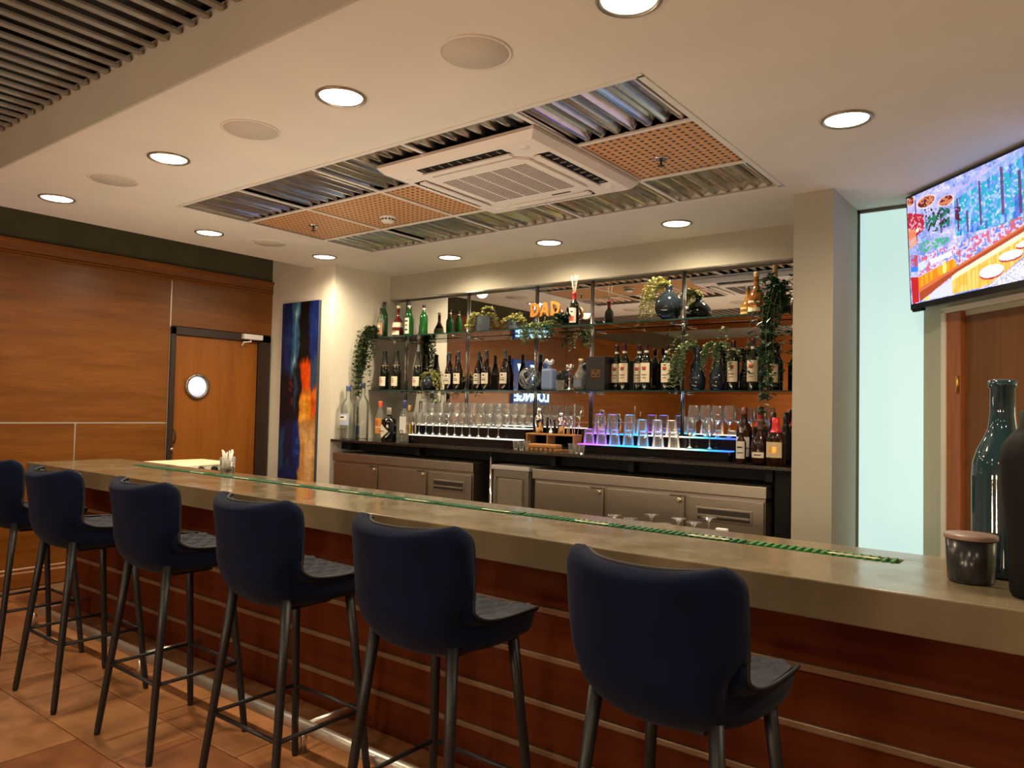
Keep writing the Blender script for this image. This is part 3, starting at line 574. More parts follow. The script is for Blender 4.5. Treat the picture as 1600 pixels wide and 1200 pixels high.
def bottle(label, u, vt, y, zb, r, kind, glass, cap=None, caph=.10, lab=None, labz=(.14, .42), laba=1.15, group=None, name='bottle', prints=(), square=1.0, rot=0.0, cat='bottle', h=None, neck=None):
    p = on('y', y, u, vt); H_ = (p[2]-zb) if h is None else h
    pm_ = on('y', y, u, vt+30 if h is None else vt); t = thing(name, label, cat, (pm_[0], y, zb+.0005), rot, group)
    pr_ = [(a*r, z*H_) for a, z in PROF[kind]]
    MB().lathe(pr_, 22, sy=square).build('glass_body', GL[glass], t)
    if cap:
        z0 = 1-caph; rn = [(a, z) for a, z in PROF[kind] if z >= z0-.001 and a > 0]
        ra = np.interp(z0, [z for a, z in PROF[kind]], [a for a, z in PROF[kind]])
        cp_ = [(ra*r+.0012, z0*H_)] + [(a*r+.0012, z*H_) for a, z in rn] + [(0, H_+.0012)]
        if len(rn) < 1: cp_ = [(ra*r+.0012, z0*H_), (ra*r+.0012, H_+.001), (0, H_+.0012)]
        MB().lathe(cp_, 18, sy=square).build('cap', capmat(cap), t)
    if neck:
        (za, zb2, col) = neck
        zz = np.linspace(za, zb2, 4); MB().lathe([(np.interp(z, [q[1] for q in PROF[kind][1:-1]], [q[0] for q in PROF[kind][1:-1]])*r+.0014, z*H_) for z in zz], 18).build('neck_band', capmat(col, .6), t)
    if lab:
        z0, z1 = labz; rl = r*1.012+.0004
        L_ = MB().lathe([(rl, z0*H_), (rl, z1*H_)], 14, a0=-math.pi/2-laba, a1=-math.pi/2+laba, sy=square).build('label', capmat(lab, .7), t)
        for (f0, f1, a_, mk) in prints:      # printed lines: height fractions of the label, half angle, ink
            MB().lathe([(rl+.0005, (z0+(z1-z0)*f0)*H_), (rl+.0005, (z0+(z1-z0)*f1)*H_)], 8, a0=-math.pi/2-a_, a1=-math.pi/2+a_, sy=square).build('label_print', M[mk], L_)
    return t
WL = ((.30, .34, .45, 'ink'), (.20, .23, .5, 'ink')); 
# lower shelf: champagne, burgundy, bordeaux
zl, zh = SH['lo'], SH['hi']
for i, (u, vt) in enumerate([(601, 549), (619.5, 548), (653, 549)]):
    bottle('dark sparkling wine bottle with cream label, %s from the hanging ivy on the lower shelf' % ORD[i], u, vt, 4.71, zl, .045, 'champagne', 'blackgreen', (.02, .022, .016), .36, (.74, .69, .55), (.10, .34), 1.0, 'sparkling wine bottles', 'wine_bottle', ((.72, .80, .18, 'ink'), (.50, .58, .45, 'redink'), (.34, .40, .3, 'redink')), neck=(.615, .632, (.30, .22, .10)))
for i, (u, vt, y) in enumerate([(702, 551, 4.76), (716, 549, 4.72), (748, 550, 4.76), (760, 547.5, 4.72), (789, 546.5, 4.72)]):
    bottle('brown burgundy bottle with square cream label, %s in its row towards the glass ball' % ORD[i], u, vt, y, zl, .040, 'burgundy', 'brownblack', (.05, .06, .075), .22, (.74, .68, .54), (.16, .43), 1.0, 'burgundy bottles on the lower shelf', 'wine_bottle', ((.72, .86, .22, 'ink'), (.48, .53, .45, 'ink'), (.30, .38, .55, 'ink')))
bl = [(964, 539, 4.78), (976, 537.5, 4.73), (999, 538, 4.78), (1010, 536.5, 4.73), (1042, 537, 4.73), (1146, 532, 4.73), (1177, 529, 4.73), (1209, 536, 4.76)]
bd = ['nearest the black gift box', 'second from the black gift box', 'third from the black gift box', 'fourth from the black gift box', 'beside the smoky trailing plant vases', 'just past the wavy vases', 'standing alone between vases and ivy', 'half hidden behind the large ivy']
for (u, vt, y), d_ in zip(bl, bd):
    bottle('red wine bottle with tall cream label, '+d_, u, vt, y, zl, .0385, 'bordeaux', 'blackgreen', (.045, .008, .008), .17, (.72, .62, .44), (.17, .58), 1.05, 'red wine bottles on the lower shelf', 'wine_bottle', ((.68, .80, .42, 'redink'), (.62, .68, .30, 'ink'), (.36, .40, .5, 'ink'), (.22, .25, .4, 'ink')), neck=(.80, .845, (.75, .72, .65)))
# upper shelf bottles
GRN = dict(group='green gin bottles on the upper shelf')
bottle('green gin bottle at the ivy end of the upper shelf', 600, 472.5, 4.80, zh, .037, 'gin', 'green', (.02, .02, .02), .10, None, **GRN)
bottle('small clear whiskey bottle with dark cap in front of a green bottle', 595, 482, 4.70, zh, .034, 'whiskey', 'clear', (.03, .012, .008), .20, (.50, .30, .14), (.08, .48), 1.2, prints=((.6, .8, .6, 'paperwhite'), (.2, .4, .5, 'ink')))
bottle('round amber liqueur bottle with pale cap between green bottles', 622, 478, 4.70, zh, .050, 'squat', 'red', (.75, .66, .45), .09, (.78, .72, .58), (.03, .24), 1.0, prints=((.4, .6, .5, 'gold'),), neck=(.28, .44, (.72, .66, .52)))
bottle('green gin bottle with long white label', 639, 472.5, 4.70, zh, .036, 'gin', 'green', (.02, .02, .02), .10, (.70, .72, .62), (.05, .52), .8, prints=((.75, .85, .5, 'ink'), (.5, .58, .5, 'redink'), (.2, .3, .5, 'ink')), neck=(.85, .90, (.8, .8, .7)), **GRN)
bottle('green gin bottle without label beside the white labelled one', 662, 477, 4.74, zh, .036, 'gin', 'green', (.02, .02, .02), .10, None, neck=(.85, .90, (.8, .8, .7)), **GRN)
bottle('brown round liqueur bottle with tall neck near the big ivy', 1182, 425, 4.70, zh, .056, 'squat', 'amber', (.45, .32, .16), .12, (.76, .66, .45), (.05, .30), .75, prints=((.35, .75, .35, 'gold'),))
bottle('short amber liqueur bottle behind the brown round bottle', 1168, 448, 4.83, zh, .045, 'squat', 'honey', (.10, .08, .06), .12, (.62, .48, .20), (.10, .32), .9)
bottle('tall clear hazelnut coloured label bottle beside the big ivy', 1211, 414, 4.72, zh, .048, 'round', 'clear', (.22, .15, .06), .24, (.45, .26, .07), (.12, .40), .8, prints=((.3, .7, .35, 'gold'), (.45, .5, .5, 'ink')))
# counter bottles at the painting end
b = bottle('tall frosted clear vodka bottle with blue cap nearest the painting', 544, 603, 4.36, CZ, .066, 'vodka', 'clear', (.05, .09, .22), .10, (.42, .50, .66), (.26, .48), 1.0, prints=((.45, .85, .7, 'paperwhite'), (.60, .74, .35, 'ink')))
tm = link('lettering', text_mesh('GREY GOOSE', .017, .0004, M['ink']), b); tm.location = (0, -.0675, .085); tm.rotation_euler = (math.pi/2, 0, 0)
b = bottle('clear bottle with upright dark lettering and blue panel label', 567, 598, 4.50, CZ, .056, 'vodka', 'clear', (.03, .05, .11), .10, (.04, .10, .24), (.07, .24), .42, prints=((.97, 1.0, .42, 'paperwhite'),))
tm = link('lettering', text_mesh('vodka', .06, .0005, M['ink']), b); tm.location = (-.004, -.0575, .215); tm.rotation_euler = (math.pi/2, -math.pi/2, 0)
b = bottle('small clear bottle with orange label and red cap', 594, 627, 4.40, CZ, .040, 'gin', 'clear', (.72, .10, .04), .14, (.62, .25, .06), (.18, .58), 1.15, prints=((.38, .42, 1.1, 'paperwhite'), (.52, .82, .36, 'redink')))
b = bottle('black apothecary bottle with white diamond label', 607.5, 637, 4.32, CZ, .064, 'apothecary', 'black', (.25, .23, .2), .20, None)
dm = MB(); n = 14; L_ = []
for i in range(n+1):
    s_ = -1+2*i/n; a = -math.pi/2+s_*1.0 - .25; hh = .058*(1-abs(s_)); L_.append([(.0655*math.cos(a), .0655*math.sin(a), .088-hh), (.0655*math.cos(a), .0655*math.sin(a), .088+hh)])
lb = dm.grid(np.array(L_)).build('label', M['paper'], b)
tm = link('lettering', text_mesh("HENDRICK'S", .0135, .0003, M['ink']), b); tm.location = (-.0168, -.0665, .088); tm.rotation_euler = (math.pi/2, 0, -.25)
b = bottle('clear bottle with blue cap and round letter on white label', 632, 626, 4.36, CZ, .039, 'gin', 'clear', (.03, .05, .20), .18, (.74, .74, .70), (.22, .62), 1.1)
tm = link('lettering', text_mesh('Q', .05, .0004, M['ink'], .001), b); tm.location = (.006, -.0405, .083); tm.rotation_euler = (math.pi/2, 0, 0)
bottle('amber liqueur bottle with yellow label next to the lit glasses', 640, 633, 4.72, CZ, .046, 'whiskey', 'honey', (.55, .34, .12), .16, (.70, .42, .05), (.20, .52), 1.0, prints=((.3, .7, .4, 'redink'),))
bottle('pale bottle with black cap behind the first lit wine glasses', 657, 627, 4.87, CZ, .040, 'whiskey', 'clear', (.012, .012, .012), .20, None)
bottle('clear bottle with dark green cap behind the lit wine glasses', 674, 614, 4.86, CZ, .038, 'gin', 'clear', (.02, .05, .05), .12, None)
# counter bottles at the column end
bottle('whiskey bottle with white label beside the coloured riser', 1163, 637, 4.52, CZ, .048, 'whiskey', 'whiskey', (.12, .025, .018), .12, (.62, .56, .56), (.10, .46), 1.0, prints=((.40, .46, .9, 'ink'), (.7, .75, .5, 'ink')))
bottle('whiskey bottle with long red neck label', 1188, 636, 4.62, CZ, .045, 'whiskey', 'whiskey', (.10, .05, .035), .10, None, neck=(.64, .86, (.42, .012, .015)))
bottle('small clear necked whiskey miniature in front of the red necked bottle', 1158, 668, 4.31, CZ, .028, 'whiskey', 'whiskey', (.10, .09, .08), .14, (.62, .58, .50), (.15, .62), 1.1, prints=((.3, .36, .7, 'ink'), (.6, .7, .6, 'ink')))
bottle('broad round shouldered bourbon bottle with small cream label', 1188, 655, 4.32, CZ, .052, 'round', 'whiskey', (.10, .06, .04), .22, (.70, .60, .45), (.16, .28), .7, prints=((.4, .6, .4, 'ink'),))
bottle('square bourbon bottle with red wax top and tan label', 1212, 653, 4.29, CZ, .054, 'whiskey', 'whiskey', (.55, .012, .02), .30, (.55, .44, .24), (.18, .50), .9, square=.8, prints=((.3, .7, .4, 'gold'),))
bottle('dark bottle with black screw cap behind the bourbon', 1208, 645, 4.55, CZ, .044, 'whiskey', 'black', (.012, .012, .013), .16, None)
bottle('dark bottle with black screw cap closest to the column', 1228, 645, 4.50, CZ, .040, 'whiskey', 'black', (.012, .012, .013), .16, None)
# ------------------------------------------------------------------ glassware
def wine_glass_mesh(h, r, name='wine_glass_body'):
    p = [(0, 0), (r*.82, .001), (r*.80, .004), (.012, .009), (.0042, .018), (.0040, h*.40), (.007, h*.43), (r*.55, h*.47), (r*.92, h*.56), (r, h*.68), (r*.95, h*.84), (r*.82, h)]
    return MB().lathe(p, 18).mesh(name, M['clear'])
def tumbler_mesh(h, r0, r1, wall=True):
    p = [(0, .006), (r0*.9, .006), (r0, 0), (r0, .001), (r0+(r1-r0)*.5, h*.5), (r1, h)]
    return MB().lathe(p, 18).mesh('tumbler_body', M['clear'])
def glass_at(x, y, z, me, label, group, name, part='bowl', inv=0.0, cat='glass', rz=0.0):
    o = link(name, me); o.location = (x, y, z + (inv if inv else .0006)); o.rotation_euler = (math.pi if inv else 0, 0, rz); tag(o, label, cat, group); return o
def px_x(u, y, v): return on('y', y, u, v)[0]
wg = wine_glass_mesh(.185, .038); wg2 = wine_glass_mesh(.205, .0375); wgb = wine_glass_mesh(.235, .047)
def riser(label, x0, x1, y0, z1, z2, mats_fn, n=12):
    xm = (x0+x1)/2; t = thing('bottle_riser', label, 'riser', (xm, y0, CZ))
    MB().bbox(x0-xm, x1-xm, 0, .10, 0, z1-CZ-.006, .002).build('lower_step', M['blackgloss'], t)
    MB().bbox(x0-xm, x1-xm, .101, .21, 0, z2-CZ-.006, .002).build('upper_step', M['blackgloss'], t)
    for k in range(n):
        a, b_ = x0+(x1-x0)*k/n-xm, x0+(x1-x0)*(k+1)/n-xm
        MB().box(a, b_, .002, .10, z1-CZ-.0055, z1-CZ).build('light_strip', mats_fn(k/n, 0), t)
        MB().box(a, b_, .102, .209, z2-CZ-.0055, z2-CZ).build('light_strip', mats_fn(k/n, 1), t)
    return t
wl_ = emis('riser_white_light', (1.0, .93, .72), 1.3)
riser('two step black riser lit warm white under rows of wine glasses', -4.46, -3.33, 4.42, 1.142, 1.225, lambda f, s: wl_, 1)
LEDC = {}
def led(f, s):
    stops = [(0, (.45, .10, 1)), (.12, (.42, .16, 1)), (.25, (.05, .38, 1)), (.38, (.05, .45, 1)), (.50, (.55, .6, .75)), (.58, (1, .55, .35)), (.68, (.8, .85, .6)), (.76, (.25, .9, .8)), (.86, (.03, .30, 1)), (1, (.05, .08, 1))]
    if s: f = min(1, f+.04)
    c = tuple(float(np.interp(f, [q[0] for q in stops], [q[1][i] for q in stops])) for i in range(3)); k = (round(f, 3), s)
    if k not in LEDC: LEDC[k] = emis('riser_led_%d' % len(LEDC), c, 1.7)
    return LEDC[k]
riser('two step black riser glowing violet, blue and green under glasses', -2.80, -1.715, 4.42, 1.139, 1.213, led, 16)
fu = [645, 655, 665.5, 676.5, 687, 698.7, 710.4, 722, 734, 748, 763, 779]
for i, u in enumerate(fu):
    glass_at(px_x(u, 4.47, 665), 4.47, 1.142, wg, 'stemmed wine glass, %s from the painting end, front row of the white lit riser' % ORD[i], 'wine glasses on the white lit riser', 'wine_glass')
for i in range(13):
    u = 662 + 13.0*i
    glass_at(px_x(u, 4.575, 650), 4.575, 1.225, wg, 'stemmed wine glass, %s from the painting end, back row of the white lit riser' % ORD[i], 'wine glasses on the white lit riser', 'wine_glass')
tb1 = tumbler_mesh(.105, .031, .040); tbt = tumbler_mesh(.135, .036, .042)
for i, u in enumerate([920.6, 940, 960.5, 981.8, 1005, 1028.5, 1053]):
    glass_at(px_x(u, 4.47, 678), 4.47, 1.139, tb1, 'upturned tumbler, %s from the wooden tool stand, front row of the coloured riser' % ORD[i], 'tumblers on the coloured riser', 'tumbler', inv=.1056)
for i, u in enumerate([937, 957, 984]):
    glass_at(px_x(u, 4.57, 660), 4.57, 1.213, tbt, 'tall upturned highball glass, %s from the wooden tool stand, back row of the coloured riser' % ORD[i], 'highball glasses on the coloured riser', 'highball_glass', inv=.1356)
for i, u in enumerate([1003, 1027, 1049]):
    glass_at(px_x(u, 4.57, 665), 4.57, 1.213, tb1, 'upturned tumbler, %s after the highball glasses, back row of the coloured riser' % ORD[i], 'tumblers on the coloured riser', 'tumbler', inv=.1056)
for i, (u, y, z, me) in enumerate([(1078, 4.47, 1.139, wg2), (1109, 4.47, 1.139, wg2), (1084, 4.58, 1.213, wg2), (1102.5, 4.58, 1.213, wg2), (1121, 4.58, 1.213, wg2), (1139.5, 4.58, 1.213, wg2)]):
    glass_at(px_x(u, y, 660), y, z, me, ['large balloon wine glass next to the last upturned tumbler, front row', 'large balloon wine glass at the whiskey end of the front row', 'large balloon wine glass behind, first of four on the blue lit step', 'large balloon wine glass behind, second of four on the blue lit step', 'large balloon wine glass behind, third of four on the blue lit step', 'large balloon wine glass behind, fourth of four on the blue lit step'][i], 'balloon glasses on the coloured riser', 'wine_glass')
shot = tumbler_mesh(.06, .017, .023)
for i, (u, v, y) in enumerate([(806, 692, 4.40), (815, 694, 4.34), (824, 692, 4.44), (893, 696, 4.44), (901, 699, 4.36), (909, 697, 4.30)]):
    x = px_x(u, y, v-8)
    glass_at(x, y, CZ, shot, ['small shot glass nearest the white lit riser', 'small shot glass in front of the trio beside the white riser', 'small shot glass touching the wooden book block', 'small shot glass behind the pair beside the coloured riser', 'small shot glass between the tool stand and the coloured riser', 'small shot glass closest to the edge by the coloured riser'][i], 'shot glasses on the back counter', 'shot_glass')
# tool stand
x0 = px_x(828, 4.52, 680); x1 = px_x(903, 4.52, 680); xm = (x0+x1)/2
st = thing('bar_tool_stand', 'bamboo stand holding cocktail tools on the back counter', 'tool stand', (xm, 4.52, CZ))
hw_ = (x1-x0)/2
MB().bbox(-hw_, hw_, -.055, .055, .108, .120, .003).build('top_board', M['bamboo'], st)
for x in (-hw_+.006, -.02, hw_-.006): MB().bbox(x-.006, x+.006, -.05, .05, 0, .108, .002).build('upright_board', M['bamboo'], st)
MB().bbox(-hw_, hw_, -.055, .055, 0, .010, .002).build('base_board', M['bamboo'], st)
def tool(u, label, name, mb_, m, z=.121, y=4.52):
    o = mb_.build(name, m); o.location = (px_x(u, y, 660), y, CZ+z); tag(o, label, 'bar tool', 'cocktail tools in the bamboo stand'); return o
sh = MB().lathe([(0, 0), (.026, 0), (.036, .10), (.037, .105), (.030, .125), (.018, .140), (.018, .150), (.021, .151), (.021, .172), (.016, .182), (0, .184)], 22)
tool(843, 'tall steel cocktail shaker standing at the end of the bamboo stand', 'cocktail_shaker', sh, M['chrome'])
sh2 = MB().lathe([(0, 0), (.022, 0), (.030, .09), (.026, .11), (.014, .125), (.017, .128), (.017, .15), (0, .155)], 20)
tool(877, 'smaller steel shaker amid the cocktail tools', 'cocktail_shaker', sh2, M['chrome'], y=4.55)
jg = MB().lathe([(.022, 0), (.006, .05), (.006, .052), (.019, .10)], 18)
tool(861, 'steel double jigger in the bamboo stand', 'jigger', jg, M['chrome'], y=4.50)
for u, l, dx, hh, m in [(855, 'black handled muddler leaning in the bamboo stand', .004, .12, 'black'), (868, 'black handled strainer stick in the bamboo stand', -.01, .10, 'black'), (898, 'long thin steel bar spoon at the riser end', .0, .22, 'chrome'), (903, 'slanting thin steel stirrer at the riser end', .025, .17, 'chrome')]:
    tool(u, l, 'bar_spoon' if m == 'chrome' else 'muddler', MB().tube([(0, 0, 0), (dx, 0, hh)], .0028 if m == 'chrome' else .009, 8), M[m])
for u, l in [(884, 'bent steel tongs with violet glint in the bamboo stand'), (892, 'second bent steel tongs beside the bar spoon')]:
    tool(u, l, 'ice_tongs', MB().tube([(-.014, 0, 0), (-.012, 0, .10), (-.004, 0, .125), (.006, 0, .125), (.014, 0, .10), (.016, 0, .0)], .004, 8), M['chrome'], y=4.49)
bk = thing('wooden_box', 'low carved wooden box in front of the bamboo tool stand', 'box', (px_x(851, 4.37, 694), 4.37, CZ))
MB().bbox(-.125, .125, -.045, .045, 0, .022, .006).build('lower_block', M['bamboo'], bk); MB().bbox(-.118, .122, -.043, .043, .024, .050, .008).build('upper_block', M['bamboo'], bk)
for k in range(6): MB().lathe([(.010, -.046), (.010, -.044), (0, -.0465)], 8).build('carved_diamond', M['ink'], bk); 
for k, o in enumerate([c for c in bk.children if c.name.startswith('carved')]): o.rotation_euler = (-math.pi/2, 0, 0); o.location = (-.10+.04*k, -.0925+.0005, .012); o.location.y = -.0005
# ------------------------------------------------------------------ shelf ornaments
def shelf_x(u, y, v): return on('y', y, u, v)[0]
# twisted glass ball
gb = thing('glass_ribbon_ball', 'ball of tangled dark glass ribbons on the lower shelf', 'ornament', (shelf_x(828, 4.73, 588), 4.73, zl+.092))
rnd = random.Random(3)
gr = mat('grey_glass_ribbon', (.30, .34, .36), .12, metal=.7)
for k in range(15):
    ax = Vector((rnd.uniform(-1, 1), rnd.uniform(-1, 1), rnd.uniform(-1, 1))).normalized(); a_ = ax.cross(Vector((.3, .5, .8))).normalized(); b_ = ax.cross(a_); rr_ = rnd.uniform(.080, .088); off = rnd.uniform(-.03, .03); q_ = math.sqrt(rr_**2-off**2)
    MB().tube([ax*off+(a_*math.cos(2*math.pi*i/26)+b_*math.sin(2*math.pi*i/26))*q_ for i in range(26)], .0058, 6, closed=True).build('glass_ribbon', gr, gb)
# blue bottle with knotted stopper
bb = thing('blue_bottle', 'frosted blue square bottle with a knotted stopper', 'bottle', (shelf_x(858, 4.71, 588), 4.71, zl))
MB().bbox(-.050, .050, -.040, .040, 0.0005, .165, .018).build('glass_body', GL['blue'], bb)
MB().lathe([(.020, .16), (.017, .185), (.020, .195), (0, .195)], 14).build('neck', GL['blue'], bb)
mb = MB()
for k in range(4): mb.tube([(.026*math.cos(a), .018*math.sin(a+k), .208+.012*math.sin(2*a+k)+.004*k) for a in np.linspace(0, 2*math.pi, 16, endpoint=False)], .011, 6, closed=True)
mb.tube([(-.01, 0, .20), (-.035, -.01, .215), (-.05, -.012, .208)], .010, 6, r2=.004); mb.build('knotted_stopper', mat('blue_grey_cloth', (.32, .38, .47), .6), bb)
glass_at(shelf_x(875, 4.70, 600), 4.70, zl, tumbler_mesh(.075, .030, .034), 'small cut glass tumbler beside the frosted blue bottle', None, 'tumbler')
for u, y, l in [(890, 4.73, 'silver candle holder with a drum top on a slender stem, in front'), ]:
    t = thing('candle_holder', l, 'candle holder', (shelf_x(u, y, 590), y, zl))
    MB().lathe([(0, 0), (.034, 0), (.034, .004), (.014, .014), (.008, .04), (.007, .148), (.012, .150)], 20).build('stem', M['chrome'], t)
    MB().lathe([(0, .150), (.030, .150), (.031, .152), (.031, .194), (.029, .196), (0, .190)], 20).build('drum_top', M['chrome'], t)
t = bottle('round clear decanter bottle with cork stopper', 907, 561, 4.72, zl, .050, 'round', 'clear', (.48, .36, .24), .09, (.13, .15, .20), (.10, .34), .8)
gb = thing('gift_box', 'black gift box with a gold square emblem on the lower shelf', 'box', (shelf_x(938, 4.73, 580), 4.73, zl))
MB().bbox(-.082, .074, -.065, .065, .0005, .245, .003).build('box_body', mat('black_card', (.010, .008, .008), .5), gb)
for k, (a, b_, c_, d_) in enumerate([(-.035, -.003, .095, .12), (.004, .035, .095, .12), (-.035, -.02, .125, .15), (-.014, .014, .125, .15), (.02, .035, .125, .15)]):
    fr_ = MB(); w_ = .0035
    fr_.box(a, b_, -.0662, -.0652, c_, c_+w_); fr_.box(a, b_, -.0662, -.0652, d_-w_, d_); fr_.box(a, a+w_, -.0662, -.0652, c_, d_); fr_.box(b_-w_, b_, -.0662, -.0652, c_, d_)
    fr_.build('gold_emblem', M['gold'], gb)
# ------------------------------------------------------------------ plants
def leaf_into(mb, c, d, L_, wd, up, mi=0):
    d = Vector(d).normalized(); s_ = d.cross(Vector(up)); s_ = s_.normalized() if s_.length > 1e-4 else Vector((1, 0, 0)); n = s_.cross(d); c = Vector(c)
    a, b_, e = c, c+d*L_, c+d*L_*.45+n*L_*.12
    mb.add([a, e+s_*wd, b_, e-s_*wd, e-n*L_*.10], [(0, 1, 4), (1, 2, 4), (2, 3, 4), (3, 0, 4)], mi, False)
def strands(rn, starts, lengths, spread, sag, n=14):
    out = []
    for (c, d), L_ in zip(starts, lengths):
        p = Vector(c); v = Vector(d).normalized(); pts = [p.copy()]
        for i in range(n):
            v = (v + Vector((rn.uniform(-spread, spread), rn.uniform(-spread, spread), -sag))).normalized(); p = p + v*(L_/n); pts.append(p.copy())
        out.append(pts)
    return out
def foliage(t, sts, lm, rn, ll, lw, per=2, clamp_y=None, cx_=None):
    sm_ = MB(); fm = MB()
    for pts in sts:
        if clamp_y is not None: pts = [Vector((p.x, min(p.y, clamp_y), p.z)) for p in pts]
        sm_.tube(pts, .0016, 4, r2=.0008)
        for i in range(1, len(pts)):
            for k in range(per):
                a = rn.uniform(0, 2*math.pi); d = Vector((math.cos(a), math.sin(a), rn.uniform(-.5, .5)))
                if clamp_y is not None and d.y > 0: d.y *= .2
                if cx_ and (pts[i].x-cx_[0] < .03): d.x = abs(d.x)
                if cx_ and (cx_[1]-pts[i].x < .03): d.x = -abs(d.x)
                leaf_into(fm, pts[i], d, ll*rn.uniform(.7, 1.25), lw*rn.uniform(.8, 1.2), (rn.uniform(-.4, .4), rn.uniform(-.4, .4), 1))
    s_ = sm_.build('stems', M['stem'], t); f = fm.build('foliage', lm, t, fix=False); f['kind'] = 'stuff'; s_['kind'] = 'stuff'
def pot_plant(label, u, v, y, zb, pot, lm, seed, starts_fn, n, Ls, spread, sag, ll, lw, per=2, name='potted_plant', potm=None, clamp=YM-.05-.0, front=None, clampx=None):
    rn = random.Random(seed); x = shelf_x(u, y, v); t = thing(name, label, 'plant', (x, y, zb)); pot(t)
    sts = strands(rn, [starts_fn(rn, i) for i in range(n)], [rn.uniform(*Ls) for _ in range(n)], spread, sag)
    if clampx: sts = [[Vector((min(max(p.x, clampx[0]-x), clampx[1]-x), p.y, p.z)) for p in pts] for pts in sts]
    foliage(t, sts, lm, rn, ll, lw, per, None if clamp is None else clamp-y, clampx and (clampx[0]-x, clampx[1]-x))
    return t
def ring_start(z, r, outz=.6, bias=(0, -.3), rad=None):
    def f(rn, i):
        a = rn.uniform(0, 2*math.pi); return (Vector((r*math.cos(a), r*math.sin(a), z)), Vector((math.cos(a)+bias[0], math.sin(a)+bias[1], outz)))
    return f
def lathe_pot(prof, m, nm='pot', n=24, sx=1, sy=1): return lambda t: MB().lathe(prof, n, sx=sx, sy=sy).build(nm, m, t)
# hanging ivy at both ends of the upper shelf
potm = M['soil']
pot_plant('dark trailing ivy hanging from the upper shelf at the painting end', 590, 505, 4.69, zh, lathe_pot([(0, .001), (.03, .001), (.036, .07), (.032, .07), (0, .06)], potm), M['leaf'], 11, lambda rn, i: (Vector((0, 0, .07)), Vector((rn.uniform(-.35, .15), rn.uniform(-1.0, -.5), rn.uniform(.2, 1.0)))), 34, (.30, .74), .13, .46, .036, .012, 3, 'hanging_ivy', clampx=(XAL+.012, 9))
pot_plant('large dark trailing ivy hanging against the column', 1222, 470, 4.70, zh, lathe_pot([(0, .001), (.04, .001), (.05, .09), (.045, .09), (0, .08)], potm), M['leafdark'], 12, lambda rn, i: (Vector((0, 0, .09)), Vector((rn.uniform(-.40, .25), rn.uniform(-.6, -.1), rn.uniform(.1, 1.0)))), 40, (.40, 1.05), .09, .36, .040, .014, 3, 'hanging_ivy', clampx=(shelf_x(1209, 4.62, 500), XAR-.012))
# pots on the upper shelf
def ribbed(r, h, m):
    def f(t):
        P = []; n = 48
        for z, k in [(0.001, .94), (h*.5, 1.0), (h, .98), (h, .90), (h*.85, .88)]:
            P.append([((r*k+(.0022 if i % 2 else -.0005))*math.cos(2*math.pi*i/n), (r*k+(.0022 if i % 2 else -.0005))*math.sin(2*math.pi*i/n), z) for i in range(n+1)])
        MB().grid(np.array(P), smooth=False).build('ribbed_pot', m, t)
        MB().lathe([(0, h*.85), (r*.88, h*.85)], 20).lathe([(0, .002), (r*.93, .002)], 20).build('soil', M['soil'], t)
    return f
pot_plant('ribbed grey glass pot with pale variegated plant, larger of the pair', 754, 500, 4.73, zh, ribbed(.060, .125, M['greyglass']), M['leaflight'], 21, ring_start(.115, .035, 1.9, (-.9, .5)), 24, (.09, .20), .20, .32, .024, .010, 4)
pot_plant('ribbed grey glass pot with pale variegated plant, smaller of the pair', 802, 497, 4.73, zh, ribbed(.050, .085, M['greyglass']), M['leaflight'], 22, ring_start(.075, .025, 2.6, (-.2, .5)), 20, (.05, .09), .22, .20, .022, .009, 4)
pot_plant('small green bushy plant draping over the upper shelf edge', 842, 508, 4.71, zh, lathe_pot([(0, .001), (.03, .001), (.038, .04), (.034, .04), (0, .035)], potm), M['leafmid'], 23, ring_start(.03, .03, .45, (0, -.8)), 18, (.12, .22), .25, .24, .026, .009, 3)
pot_plant('dark glossy green plant beside the red wine diffuser', 883, 500, 4.74, zh, lathe_pot([(0, .001), (.025, .001), (.032, .04), (.028, .04), (0, .035)], potm), M['leafdark'], 24, ring_start(.035, .015, 1.4, (0, 0)), 12, (.06, .11), .2, .12, .04, .016, 2)
# smoky vases with trailing succulents
def vase(prof): return lathe_pot(prof, M['smoke'], 'glass_vase', 30)
sph = [(0, .001), (.045, .001), (.078, .03), (.094, .075), (.097, .10), (.090, .135), (.066, .17), (.036, .19), (.024, .20), (.024, .225), (.030, .235), (.026, .235), (.02, .222)]
pot_plant('dark round glass vase with trailing pale succulent on the upper shelf', 1045, 470, 4.72, zh, vase(sph), M['leaflight'], 31, lambda rn, i: (Vector((0, 0, .232)), Vector((rn.uniform(-1.2, -.15), rn.uniform(-.7, .5), rn.uniform(.6, 1.6)))), 22, (.20, .42), .10, .30, .020, .009, 4, 'vase_plant')
sp2 = [(0, .001), (.03, .001), (.055, .022), (.066, .055), (.060, .085), (.035, .105), (.018, .112), (.018, .13), (.024, .136), (.018, .134)]
pot_plant('low round smoky vase with arching pale plant on the lower shelf', 669, 590, 4.70, zl, vase(sp2), M['leaflight'], 32, lambda rn, i: (Vector((0, 0, .132)), Vector((rn.choice([-1, 1])*rn.uniform(.4, 1.2), rn.uniform(-.1, .6), rn.uniform(.5, 1.1)))), 22, (.16, .30), .10, .30, .017, .007, 4, 'vase_plant')
wav = [(0, .001), (.045, .001), (.052, .02), (.058, .06), (.050, .11), (.030, .155), (.022, .20), (.026, .25), (.034, .285), (.030, .287), (.022, .26)]
